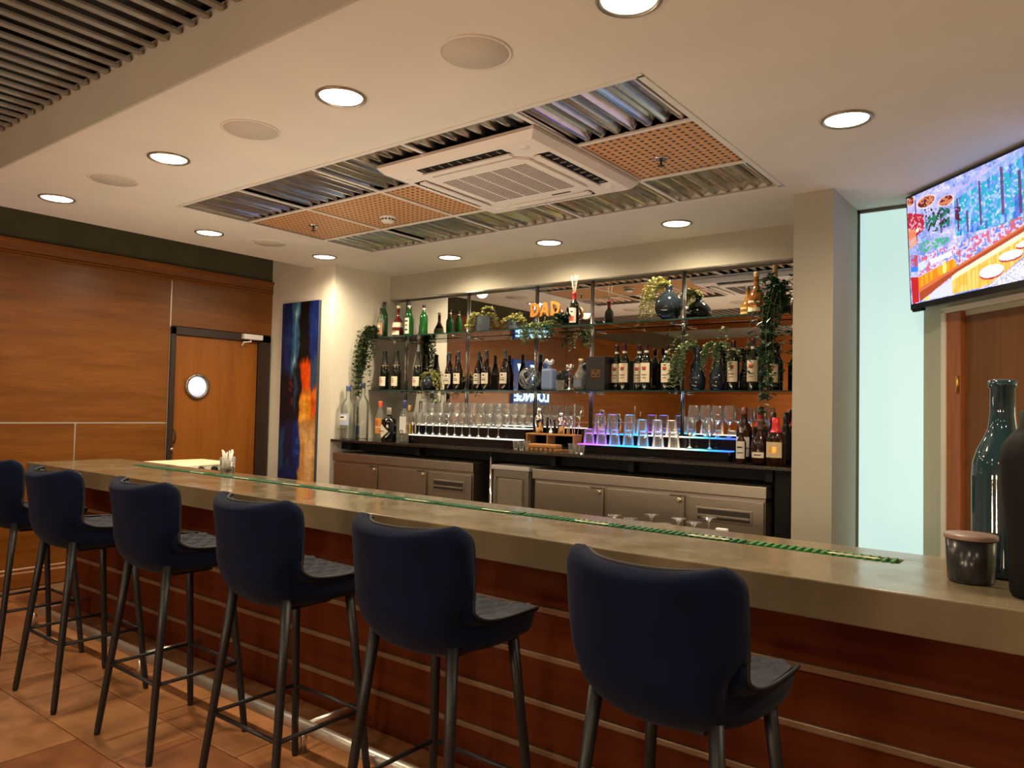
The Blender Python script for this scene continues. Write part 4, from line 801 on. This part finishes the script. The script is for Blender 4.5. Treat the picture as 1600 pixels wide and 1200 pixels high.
pot_plant('wavy smoky glass vase with trailing succulent, nearer the wine bottles', 1090, 570, 4.72, zl, vase(wav), M['leafmid'], 33, lambda rn, i: (Vector((0, 0, .285)), Vector((rn.uniform(-1.2, -.1), rn.uniform(-.8, .3), rn.uniform(.5, 1.1)))), 20, (.22, .42), .08, .32, .021, .009, 4, 'vase_plant')
pot_plant('wavy smoky glass vase with trailing succulent, nearer the ivy', 1122, 570, 4.72, zl, vase(wav), M['leafmid'], 34, lambda rn, i: (Vector((0, 0, .285)), Vector((rn.uniform(-.7, .7), rn.uniform(-.8, .2), rn.uniform(.5, 1.1)))), 16, (.14, .32), .08, .32, .021, .009, 4, 'vase_plant')
# reed diffuser bottle
b = bottle('wine bottle reed diffuser with red neck on the upper shelf', 897, 457, 4.71, zh, .036, 'bordeaux', 'blackgreen', (.42, .02, .03), .22, (.72, .62, .50), (.08, .52), 1.0, None, 'reed_diffuser', ((.10, .45, .5, 'redink'), (.7, .8, .3, 'ink')), cat='diffuser')
hB = on('y', 4.71, 897, 457)[2]-zh
for k in range(5):
    a = k*1.3; MB().tube([(.004*math.cos(a), .004*math.sin(a), hB-.03), (.030*math.cos(a), .020*math.sin(a), hB+.125)], .0016, 5).build('reed', M['paper'], b)
# gilt letters
lt_ = thing('letter_sign', 'gilt letters spelling a short word on the upper shelf', 'letters', (shelf_x(853, 4.80, 485), 4.80, zh))
MB().bbox(-.14, .14, -.02, .02, .0005, .03, .003).build('plinth', M['black'], lt_)
for ch, dx in [('D', -.105), ('A', -.008), ('D', .092)]:
    o = link('letter', text_mesh(ch, .148, .014, M['copper'], .005), lt_); o.location = (dx, 0, .150); o.rotation_euler = (math.pi/2, 0, .12); o.scale = (.74, 1, 1)
    MB().tube([(dx, 0, .03), (dx, 0, .10)], .006, 8).build('letter_pin', M['darkframe'], lt_)
# ------------------------------------------------------------------ painting
def paint_mesh(name, w_, h_, nx, nz_, fn, m):
    me = bpy.data.meshes.new(name); xs = np.linspace(0, w_, nx+1); zs_ = np.linspace(0, h_, nz_+1)
    vs_ = [(x, 0, z) for z in zs_ for x in xs]; fs = [(j*(nx+1)+i, j*(nx+1)+i+1, (j+1)*(nx+1)+i+1, (j+1)*(nx+1)+i) for j in range(nz_) for i in range(nx)]
    me.from_pydata(vs_, [], fs); ca = me.color_attributes.new('Col', 'FLOAT_COLOR', 'CORNER')
    Uc, Vc = np.meshgrid((np.arange(nx)+.5)/nx, (np.arange(nz_)+.5)/nz_); C_ = fn(Uc, Vc).reshape(-1, 3); C_ = np.clip(C_, 0, 1)**2.2
    arr = np.ones((len(fs)*4, 4)); arr[:, :3] = np.repeat(C_, 4, axis=0); ca.data.foreach_set('color', arr.ravel()); me.materials.append(m); return me
def vnoise(U, V, sx, sy, seed):
    r_ = np.random.RandomState(seed); gN = r_.rand(64, 64); x = U*sx; y = V*sy; xi = np.floor(x).astype(int); yi = np.floor(y).astype(int); fx_ = x-xi; fy_ = y-yi; fx_ = fx_*fx_*(3-2*fx_); fy_ = fy_*fy_*(3-2*fy_)
    g = lambda a, b_: gN[a % 64, b_ % 64]
    return (g(xi, yi)*(1-fx_)+g(xi+1, yi)*fx_)*(1-fy_)+(g(xi, yi+1)*(1-fx_)+g(xi+1, yi+1)*fx_)*fy_
def art(U, V):
    f = lambda sx, sy, k: .5*vnoise(U, V, sx, sy, k)+.3*vnoise(U, V, sx*2.1, sy*2.1, k+20)+.2*vnoise(U, V, sx*4.3, sy*4.3, k+40)
    n = f(4, 9, 1); n2 = f(9, 5, 2); n3 = f(7, 30, 3); ns = f(16, 4, 4); u = U+(n-.5)*.16+(n2-.5)*.05; v = V+(n2-.5)*.07+(ns-.5)*.06
    C_ = np.zeros(U.shape+(3,)); C_[:] = (.05, .12, .27)
    def st(x, a, w): return np.clip((x-a)/w+.5, 0, 1)
    def put(u0, u1, v0, v1, col, k=1.0, w=.05, mul=None):
        m = st(u, u0, w)*st(-u, -u1, w)*st(v, v0, w)*st(-v, -v1, w)*k
        if mul is not None: m = m*mul
        C_[:] = C_*(1-m[..., None])+np.array(col)*m[..., None]
    g = lambda x, a, w=.12: st(x, a, w)
    put(-1, .30, .62, 2, (.08, .20, .46), .8, mul=g(ns, .5)); put(.28, .52, .54, 2, (.20, .40, .56), .9); put(.36, .46, .60, .97, (.66, .80, .86), .9, mul=g(ns, .48)); put(.50, .82, .66, 2, (.035, .035, .05), .96); put(.80, 2, .64, 2, (.10, .18, .44), .9); put(.78, .95, .78, .92, (.34, .42, .70), .6, mul=g(ns, .52))
    put(-1, .40, .36, .62, (.03, .06, .12), .9); put(.22, .45, .40, .60, (.50, .14, .08), .7, mul=g(n3, .60, .08)); put(.38, .56, .34, .66, (.03, .06, .10), .9); put(.36, .44, .40, .64, (.20, .40, .55), .6, mul=g(ns, .5))
    put(.56, 2, .50, .68, (.86, .28, .05), 1); put(.60, .80, .52, .64, (.95, .40, .08), .7, mul=g(n, .5)); put(.84, 2, .54, .70, (.12, .28, .44), .9); put(.55, 2, .36, .52, (.93, .58, .17)); put(.62, .86, .36, .50, (.97, .76, .34), .7, mul=g(n2, .5)); put(.84, 2, .38, .50, (.80, .28, .08), .85)
    put(.53, 2, -1, .37, (.80, .58, .34)); put(.60, .95, .05, .34, (.90, .74, .52), .8, mul=g(n2, .48)); put(.66, .82, .0, .37, (.90, .55, .22), .6, mul=g(ns, .55)); put(.40, .60, .10, .36, (.05, .17, .50), .95); put(.46, .56, .16, .30, (.20, .42, .70), .6, mul=g(n3, .5)); put(-1, .32, .10, .33, (.12, .30, .46), .8, mul=g(ns, .45)); put(-1, .48, -1, .12, (.07, .16, .40), .9)
    C_ *= (.80+.40*n3)[..., None]; return C_
pa0 = on('y', YA-.02, 443.5, 475); pa1 = on('y', YA-.02, 500, 469); PX0, PX1, PZ1 = pa0[0], pa1[0], 2.305; PZ0 = .58
pt = thing('painting', 'tall abstract canvas in deep blue, black and orange', 'painting', (PX0, YA-.03, PZ0))
link('painted_face', paint_mesh('painted_face', PX1-PX0, PZ1-PZ0, 90, 240, art, attr_mat('oil_paint', .4)), pt)
MB().box(0, PX1-PX0, .0005, .029, 0, PZ1-PZ0).build('canvas', mat('canvas_edge', (.05, .06, .09), .7), pt)
# ------------------------------------------------------------------ television
def tvimg(U, V):
    n = vnoise(U, V, 26, 16, 5); n2 = vnoise(U, V, 110, 70, 6); n3 = vnoise(U, V, 60, 40, 7); n4 = vnoise(U, V, 55, 8, 8); A = U*1.778
    C_ = np.zeros(U.shape+(3,)); C_[:] = (.66, .68, .92); C_ += ((n-.5)*.45)[..., None]*np.array([.8, .5, .3]) + ((n2-.5)*.25)[..., None]
    def put(m, c, k=1.0): C_[m] = C_[m]*(1-k)+np.array(c)*k
    def av(X, Y):                      # sketch coordinates of the picture on the screen
        t = (X-85)/772.; yt = 393-328*t; yb = 1115-150*t; return 1.38*t*720/((1-t)*890+t*720), (yb-Y)/(yb-yt)
    def poly(pts):
        P = [av(*p) for p in pts]; m = np.zeros(A.shape, bool); j = len(P)-1
        for i in range(len(P)):
            (xi, yi), (xj, yj) = P[i], P[j]; m ^= ((yi > V) != (yj > V)) & (A < (xj-xi)*(V-yi)/((yj-yi) or 1e-9)+xi); j = i
        return m
    def disc(X, Y, rx, ry):
        a, v = av(X, Y); a2, _ = av(X+rx, Y); _, v2 = av(X, Y-ry); return ((A-a)/(a2-a))**2+((V-v)/(v2-v))**2
    win = poly([(470, 350), (857, 60), (857, 560), (640, 600), (470, 640)]); put(win, (.30, .56, .95), .7); put(win & (n3 > .52), (.10, .66, .68), .75); put(win & (n3 < .30), (.62, .80, 1.0), .7); put(win & (n2 > .8), (.85, .9, 1.0), .7); put(win & (n4 > .72), (.20, .30, .72), .6)
    put(poly([(85, 400), (480, 290), (857, 60), (857, 120), (560, 330), (480, 380), (85, 470)]) & (n > .3), (.70, .68, .92), .6)
    for x, y0, y1 in [(163, 390, 700), (370, 470, 610), (490, 370, 600), (548, 460, 610), (628, 260, 570), (745, 180, 510), (825, 220, 520)]: put(poly([(x-6, y0), (x+7, y0), (x+7, y1), (x-6, y1)]), (.38, .20, .36), .8)
    red = poly([(75, 490), (235, 485), (235, 590), (160, 640), (85, 680)]); put(red, (.68, .10, .16), .9); put(red & (n2 > .68), (.95, .70, .78), .8)
    put(poly([(85, 600), (150, 600), (170, 690), (90, 740)]), (.98, .62, .40), .7); put(disc(172, 600, 14, 14) < 1, (1, .95, .75))
    for x, y, rx, ry in [(120, 405, 36, 34), (258, 395, 78, 40), (412, 385, 56, 36)]:
        e_ = disc(x, y, rx, ry); put(e_ < 1, (.80, .48, .34)); put((e_ < .8) & (n2 > .5), (.30, .10, .12), .9); put((e_ > .78) & (e_ < 1.08), (.96, .86, .84), .8)
    pl = poly([(240, 450), (350, 430), (440, 440), (430, 560), (330, 600), (250, 610)]); put(pl & (n3 > .5), (.10, .42, .26), .85); put(pl & (n2 > .66), (.14, .07, .12), .85)
    put(poly([(170, 700), (260, 660), (420, 640), (420, 680), (200, 760)]) & (n2 > .45), (.15, .66, .32), .8); put(poly([(472, 430), (512, 430), (512, 530), (472, 520)]) & (n2 > .35), (.35, .08, .12), .85)
    tb = poly([(170, 780), (450, 700), (857, 520), (857, 590), (470, 850), (430, 800), (165, 920)]); put(tb & (n2 > .42), (.90, .82, .94), .75); put(tb & (n3 > .66), (.82, .30, .38), .75); put(tb & (n3 < .24), (.30, .45, .90), .7)
    put(poly([(265, 800), (435, 740), (445, 770), (275, 835)]), (.95, .92, .96), .9); put(poly([(165, 830), (235, 800), (240, 850), (165, 885)]), (.80, .86, .98), .9)
    wt = poly([(155, 930), (450, 790), (475, 850), (160, 1030)]); put(wt, (.93, .52, .12)); put(wt & (n4 > .55), (.99, .68, .16), .8); put(disc(382, 850, 16, 50) < 1, (1, .93, .55), .85)
    put(poly([(90, 930), (160, 925), (162, 1095), (100, 1112)]), (.74, .10, .12), .95); put(poly([(92, 860), (160, 850), (160, 885), (95, 895)]), (.22, .48, .90)); put(poly([(90, 780), (165, 770), (160, 850), (92, 860)]) & (n2 > .4), (.80, .18, .20), .8)
    pan = poly([(430, 915), (857, 640), (857, 800), (660, 990), (425, 1040)]); put(pan, (1.0, .72, .30)); put(pan & (n4 > .5), (1.0, .82, .45), .8); put(pan & (np.abs(np.modf(A*22)[0]-.5) > .44), (.86, .50, .16), .6); put(poly([(430, 905), (857, 625), (857, 665), (430, 945)]), (1.0, .95, .80), .85)
    put(poly([(165, 1090), (245, 1050), (430, 930), (430, 1045), (250, 1075)]), (.84, .84, .99)); put(poly([(200, 1085), (255, 1040), (245, 1078)]), (1, .88, .2)); put(poly([(165, 1000), (470, 845), (857, 585), (857, 628), (470, 885), (168, 1095)]), (.66, .28, .16)); put(poly([(165, 1000), (470, 845), (857, 585), (857, 600), (470, 862), (166, 1030)]), (.84, .44, .26))
    flo = poly([(640, 1000), (857, 790), (857, 990)]); put(flo, (.88, .87, .99)); put(flo & (np.abs(n2-.5) < .05), (.52, .50, .66), .8); put(poly([(640, 1000), (660, 990), (857, 780), (857, 800)]), (.62, .58, .72))
    for x, y, rx, ry in [(672, 893, 64, 44), (771, 795, 56, 31), (840, 727, 42, 21)]: put(disc(x, y+12, rx, ry) < 1, (.72, .22, .24)); put(disc(x, y, rx, ry) < 1, (.95, .93, .98))
    return C_
TVW, TVH = 1.11, .632; tv_s, off_b = .106, .15
tv = thing('television', 'flat wall mounted television showing a bright restaurant interior', 'television', dpt(tv_s, off_b, 1.960), DIAG_RZ)
TILT = math.atan2(.03, .63)
sub = [(MB().bbox(0, TVW, .0, .035, 0, TVH, .004), 'cabinet', mat('television_bezel', (.008, .008, .01), .25)), (MB().bbox(.0, TVW, .03, .07, .12, .42, .01), 'rear_housing', M['black']), (MB().bbox(.02, .10, -.004, .02, -.012, .002, .002), 'sensor_block', M['black'])]
for mb, nm, m_ in sub:
    o = mb.build(nm, m_, tv); o.rotation_euler = (TILT, 0, 0)
sc_ = link('screen', paint_mesh('screen', TVW-.024, TVH-.046, 300, 170, tvimg, attr_mat('lit_screen', .2, .85)), tv); sc_.rotation_euler = (TILT, 0, 0); sc_.location = Matrix.Rotation(TILT, 3, 'X') @ Vector((.012, -.0015, .032))
MB().box(.45, .65, .06, .149, .15, .35).build('wall_bracket', M['blackmetal'], tv)
# ------------------------------------------------------------------ things on the bar
p = on('z', BAR_Z, 1517, 909)
cn = thing('candle_jar', 'dark ribbed candle jar with a flat wooden lid on the bar', 'candle', (p[0], p[1], BAR_Z))
MB().lathe([(0, .001), (.050, .001), (.053, .006), (.0575, .108), (.054, .109), (0, .109)], 36).build('jar', mat('dark_glass_jar', (.022, .022, .024), .22), cn)
MB().lathe([(0, .110), (.060, .110), (.061, .112), (.061, .120), (.059, .122), (0, .122)], 36).build('wooden_lid', wood('lid_wood', (.20, .13, .10), (.27, .18, .14), (.33, .23, .18), 'x', coat=0), cn)
bvx = on('y', 2.40, 1567, 700)
bv = thing('bottle_vase', 'large teal glass bottle vase behind the candle jar', 'vase', (bvx[0], 2.40, BAR_Z))
MB().lathe([(0, .001), (.066, .001), (.074, .008), (.0745, .03), (.072, .04), (.0725, .26), (.070, .30), (.060, .335), (.045, .365), (.034, .395), (.030, .43), (.029, .50), (.0335, .503), (.0335, .522), (.028, .524), (0, .522)], 40).build('glass_body', M['teal'], bv)
dvx = on('z', BAR_Z, 1612, 938)
dv = thing('dark_vase', 'black shouldered vase cut by the photo edge', 'vase', (dvx[0]+.005, dvx[1]+.03, BAR_Z))
MB().lathe([(0, .001), (.045, .001), (.050, .01), (.055, .10), (.064, .22), (.070, .32), (.066, .355), (.045, .385), (.03, .40), (.03, .44), (0, .44)], 32).build('vase_body', M['black'], dv)
p = on('z', BAR_Z, 370, 738)
sg = thing('straw_glass', 'clear glass filled with white paper straws on the far end of the bar', 'glass', (p[0], min(p[1], BAR_Y1-.05), BAR_Z))
MB().lathe([(0, .004), (.038, .004), (.040, .001), (.044, .05), (.046, .095)], 20).build('tumbler_body', M['clear'], sg)
rn = random.Random(5)
for k in range(14):
    a = rn.uniform(0, 6.28); r0 = rn.uniform(0, .02); MB().tube([(r0*math.cos(a), r0*math.sin(a), .006), (rn.uniform(1.2, 2.2)*.022*math.cos(a+.4), .03*math.sin(a+.4), rn.uniform(.115, .14))], .0042, 6).build('paper_straw', M['paperwhite'], sg)
# cream machine behind the far end of the bar
mx0, mx1, my0, my1 = -5.24, -4.83, 2.63, 3.05
mc = thing('bar_machine', 'cream topped service unit with two black knobs behind the bar', 'machine', ((mx0+mx1)/2, (my0+my1)/2, 0))
MB().bbox(-.205, .205, -.21, .21, .02, .932, .006).build('cabinet', mat('cream_enamel', (.62, .60, .48), .4), mc)
MB().bbox(-.215, .215, -.22, .22, .933, .947, .004).build('cream_top', mat('cream_board', (.85, .78, .52), .4), mc)
for y in (-.04, .06):
    o = MB().lathe([(.018, 0), (.018, .03), (.014, .036), (0, .037)], 16).build('control_knob', M['black'], mc); o.rotation_euler = (0, math.pi/2, 0); o.location = (.205, y, .908)
    MB().box(.205, .212, y-.01, y+.05, .892, .897).build('control_bar', M['black'], mc)
# upturned glasses on the service shelf behind the bar
sv = thing('service_shelf', 'steel glass shelf on the service side of the bar', 'shelf', (-1.35, 2.80, 0))
MB().bbox(-.75, .75, -.19, .19, .71, .73, .004).build('shelf_board', M['steel'], sv)
for x in (-.72, .72): MB().bbox(x-.015, x+.015, -.18, .18, 0, .71, .003).build('leg_panel', M['steel'], sv)
for i, (u, v) in enumerate([(960, 804), (985, 809), (1018, 803), (1004, 815), (1060, 809), (1037, 817), (1084, 815), (1107, 807)]):
    y = 2.72 + (.12 if v < 806 else .06 if v < 811 else 0); q = on('y', y, u, v); hgl = max(.17, q[2]-.731)
    o = link('wine_glass', wg2); o.rotation_euler = (math.pi, 0, 0); o.scale = (1, 1, hgl/.205); o.location = (q[0], y, .7306+hgl)
    tag(o, ['upturned wine glass at the refrigerator end of the group behind the bar', 'upturned wine glass second along behind the bar', 'upturned wine glass at the back beside the middle refrigerator door', 'upturned wine glass low in front of the back pair', 'upturned wine glass in the middle of the group behind the bar', 'upturned wine glass lowest in the middle group', 'upturned wine glass in front of the drawer', 'upturned wine glass standing highest, closest to the column'][i], 'glass', 'upturned wine glasses behind the bar')
q = on('y', 2.70, 1128, 826)
kt = thing('white_tap', 'small white knob rising behind the bar edge', 'tap', (q[0], 2.70, .7305)); MB().lathe([(.008, 0), (.008, .19)], 10).build('tap_stem', M['chrome'], kt); MB().bbox(-.022, .022, -.012, .012, .19, .21, .005).build('tap_knob', M['white'], kt)
# ------------------------------------------------------------------ lounge sign (seen in the mirror)
sgn = thing('lounge_sign', 'blue backlit lounge sign on the wooden wall, seen in the mirror', 'sign', (XW+.002, 1.52, 1.75))
MB().bbox(0, .04, -.43, .43, -.30, .30, .004).build('sign_box', mat('deep_blue_sign', (.006, .016, .05), .35, emit=(.01, .06, .25), estr=.35), sgn)
lm_ = emis('sign_light', (.45, .80, 1.0), 2.4)
o = link('lettering', text_mesh('LOUNGE', .205, .003, lm_, .004), sgn); o.rotation_euler = (math.pi/2, 0, math.pi/2); o.location = (.045, 0, -.20)
for pts in [[(-.36, -.02), (-.31, -.02), (-.31, .14), (-.36, .14)], [(-.09, .24), (.05, .24), (-.02, -.04)], [(.20, -.02), (.25, -.02), (.35, .24), (.28, .24)]]:
    MB().prism([(a, b_) for a, b_ in pts], .004, 'x', .042).build('sign_stroke', lm_, sgn)
# ------------------------------------------------------------------ bar stools
def catmull(P, n):
    P = [np.array(p, float) for p in P]; P = [2*P[0]-P[1]] + P + [2*P[-1]-P[-2]]; out = []
    m_ = len(P)-3
    for k in range(n+1):
        t = k/n*m_; i = min(int(t), m_-1); t -= i; a, b_, c, d = P[i:i+4]
        out.append(.5*((2*b_)+(-a+c)*t+(2*a-5*b_+4*c-d)*t*t+(-a+3*b_-3*c+d)*t**3))
    return np.array(out)
def shell_surface(nu, nv, off=0.0, inset=0.0, quilt=0.0):
    # control rows: y, z, half width, wing forward, side lift
    rows = [(.232, .742, .165, -.035, .006), (.205, .757, .195, -.010, .018), (.12, .752, .208, 0, .030), (.01, .745, .213, 0, .040), (-.08, .745, .214, .010, .050), (-.145, .765, .213, .030, .050), (-.180, .815, .212, .055, .02), (-.197, .880, .211, .075, 0), (-.210, .950, .209, .088, .004), (-.222, 1.012, .203, .092, .010), (-.228, 1.040, .168, .080, .004)]
    pr_ = catmull(rows, nv-1); P = np.zeros((nu, nv, 3))
    for i in range(nu):
        u = -1+2*i/(nu-1)
        for j in range(nv):
            y, z, hw2, wg_, lf = pr_[j]; P[i, j] = (u*(hw2-inset), y+wg_*abs(u)**2.4, z+lf*abs(u)**3)
    du = np.gradient(P, axis=0); dv_ = np.gradient(P, axis=1); Nn = np.cross(du, dv_); Nn /= np.linalg.norm(Nn, axis=2, keepdims=True)+1e-9
    if Nn[nu//2, 2, 2] < 0: Nn = -Nn
    return P, Nn
def make_stool(label):
    t = thing('bar_stool', label, 'bar stool', (0, 0, 0), 0, 'navy velvet bar stools')
    nu, nv = 29, 46; P, Nn = shell_surface(nu, nv)
    th = .044; U_ = np.linspace(-1, 1, nu)[:, None]; V_ = np.linspace(0, 1, nv)[None, :]
    edge = np.minimum(np.minimum(1-np.abs(U_), np.minimum(V_, 1-V_)*2.2)/.16, 1); thick = th*(.30+.70*np.sqrt(np.clip(edge, 0, 1)))
    seatness = np.clip((1.02-V_*1.45)/.35, 0, 1)*np.ones_like(U_)
    thick = thick*(1+.6*seatness*np.clip(edge, 0, 1)); Q = P - Nn*thick[..., None]
    low = np.exp(-((V_-.50)/.16)**2)*np.ones_like(U_); Q[..., 0] *= (1-.16*low-.05*seatness); mb = MB(); mb.grid(P-Nn*.004); mb.grid(Q, flip=True)
    b0 = len(P.reshape(-1, 3)); idx = lambda i, j: i*nv+j
    ringi = [idx(i, 0) for i in range(nu)] + [idx(nu-1, j) for j in range(1, nv)] + [idx(i, nv-1) for i in range(nu-2, -1, -1)] + [idx(0, j) for j in range(nv-2, 0, -1)]
    for k in range(len(ringi)):
        a, b_ = ringi[k], ringi[(k+1) % len(ringi)]; mb.f.append((a, b_, b0+b_, b0+a)); mb.m.append(0); mb.sm.append(True)
    mb.build('shell', M['velvet'], t)
    nu2, nv2 = 61, 90; P2, N2 = shell_surface(nu2, nv2, inset=.018); U2_ = np.linspace(-1, 1, nu2)[:, None]; V2_ = np.linspace(0, 1, nv2)[None, :]
    k1 = np.abs(np.modf((U2_*2.6+V2_*11)+20)[0]-.5)*2; k2 = np.abs(np.modf((U2_*2.6-V2_*11)+20)[0]-.5)*2
    puff = .012*np.minimum(1, np.minimum(1-k1, 1-k2)*3.2); ed = np.clip(np.minimum(1-np.abs(U2_), np.minimum(V2_, 1-V2_)*2)/.10, 0, 1)
    P2 = P2 + N2*((puff+.006)*ed-.006)[..., None]
    MB().grid(P2[:, 2:-2]).build('quilted_pad', M['velvetseat'], t, fix=False)
    rim = [Vector(P.reshape(-1, 3)[k]) for k in ringi]; MB().tube(rim, .0050, 6, closed=True).build('piping', M['piping'], t)
    MB().bbox(-.10, .10, -.09, .09, .668, .700, .004).build('under_frame', M['blackmetal'], t)
    legs = []
    for sx_ in (-1, 1):
        for sy_ in (-1, 1):
            top_, tip = Vector((sx_*.150, sy_*.125+(-.01 if sy_ < 0 else 0), .735 if sy_ > 0 else .725)), Vector((sx_*.213, sy_*(.192 if sy_ > 0 else .212), 0)); legs.append((top_, tip))
            MB().tube([top_, top_.lerp(tip, .35), top_.lerp(tip, .98), tip], .0175, 14, r2=.0105).build('leg', M['blackmetal'], t)
    at = lambda L_, z: L_[0].lerp(L_[1], (L_[0].z-z)/L_[0].z)
    zf = .285; c4 = [at(legs[i], zf) for i in (0, 1, 3, 2)]
    for k in range(4): MB().tube([c4[k], c4[(k+1) % 4]], .0075, 8).build('footrest_bar', M['blackmetal'], t)
    return t
s0 = None
for i, (x, y, rz, l) in enumerate([(-4.53, 1.665, .0, 'navy velvet bar stool farthest along the bar, cut by the photo edge'), (-3.77, 1.635, .0, 'navy velvet bar stool second from the wooden wall'), (-3.00, 1.665, .0, 'navy velvet bar stool third from the wooden wall'),
                                    (-2.235, 1.665, .0, 'navy velvet bar stool fourth from the wooden wall'), (-1.495, 1.655, .0, 'navy velvet bar stool second nearest to the viewer'), (-.745, 1.655, -.07, 'navy velvet bar stool nearest to the viewer')]):
    if s0 is None: s0 = make_stool(l); o = s0
    else: o = copy_tree(s0); o['label'] = l
    o.location = (x, y, 0); o.rotation_euler = (0, 0, rz)
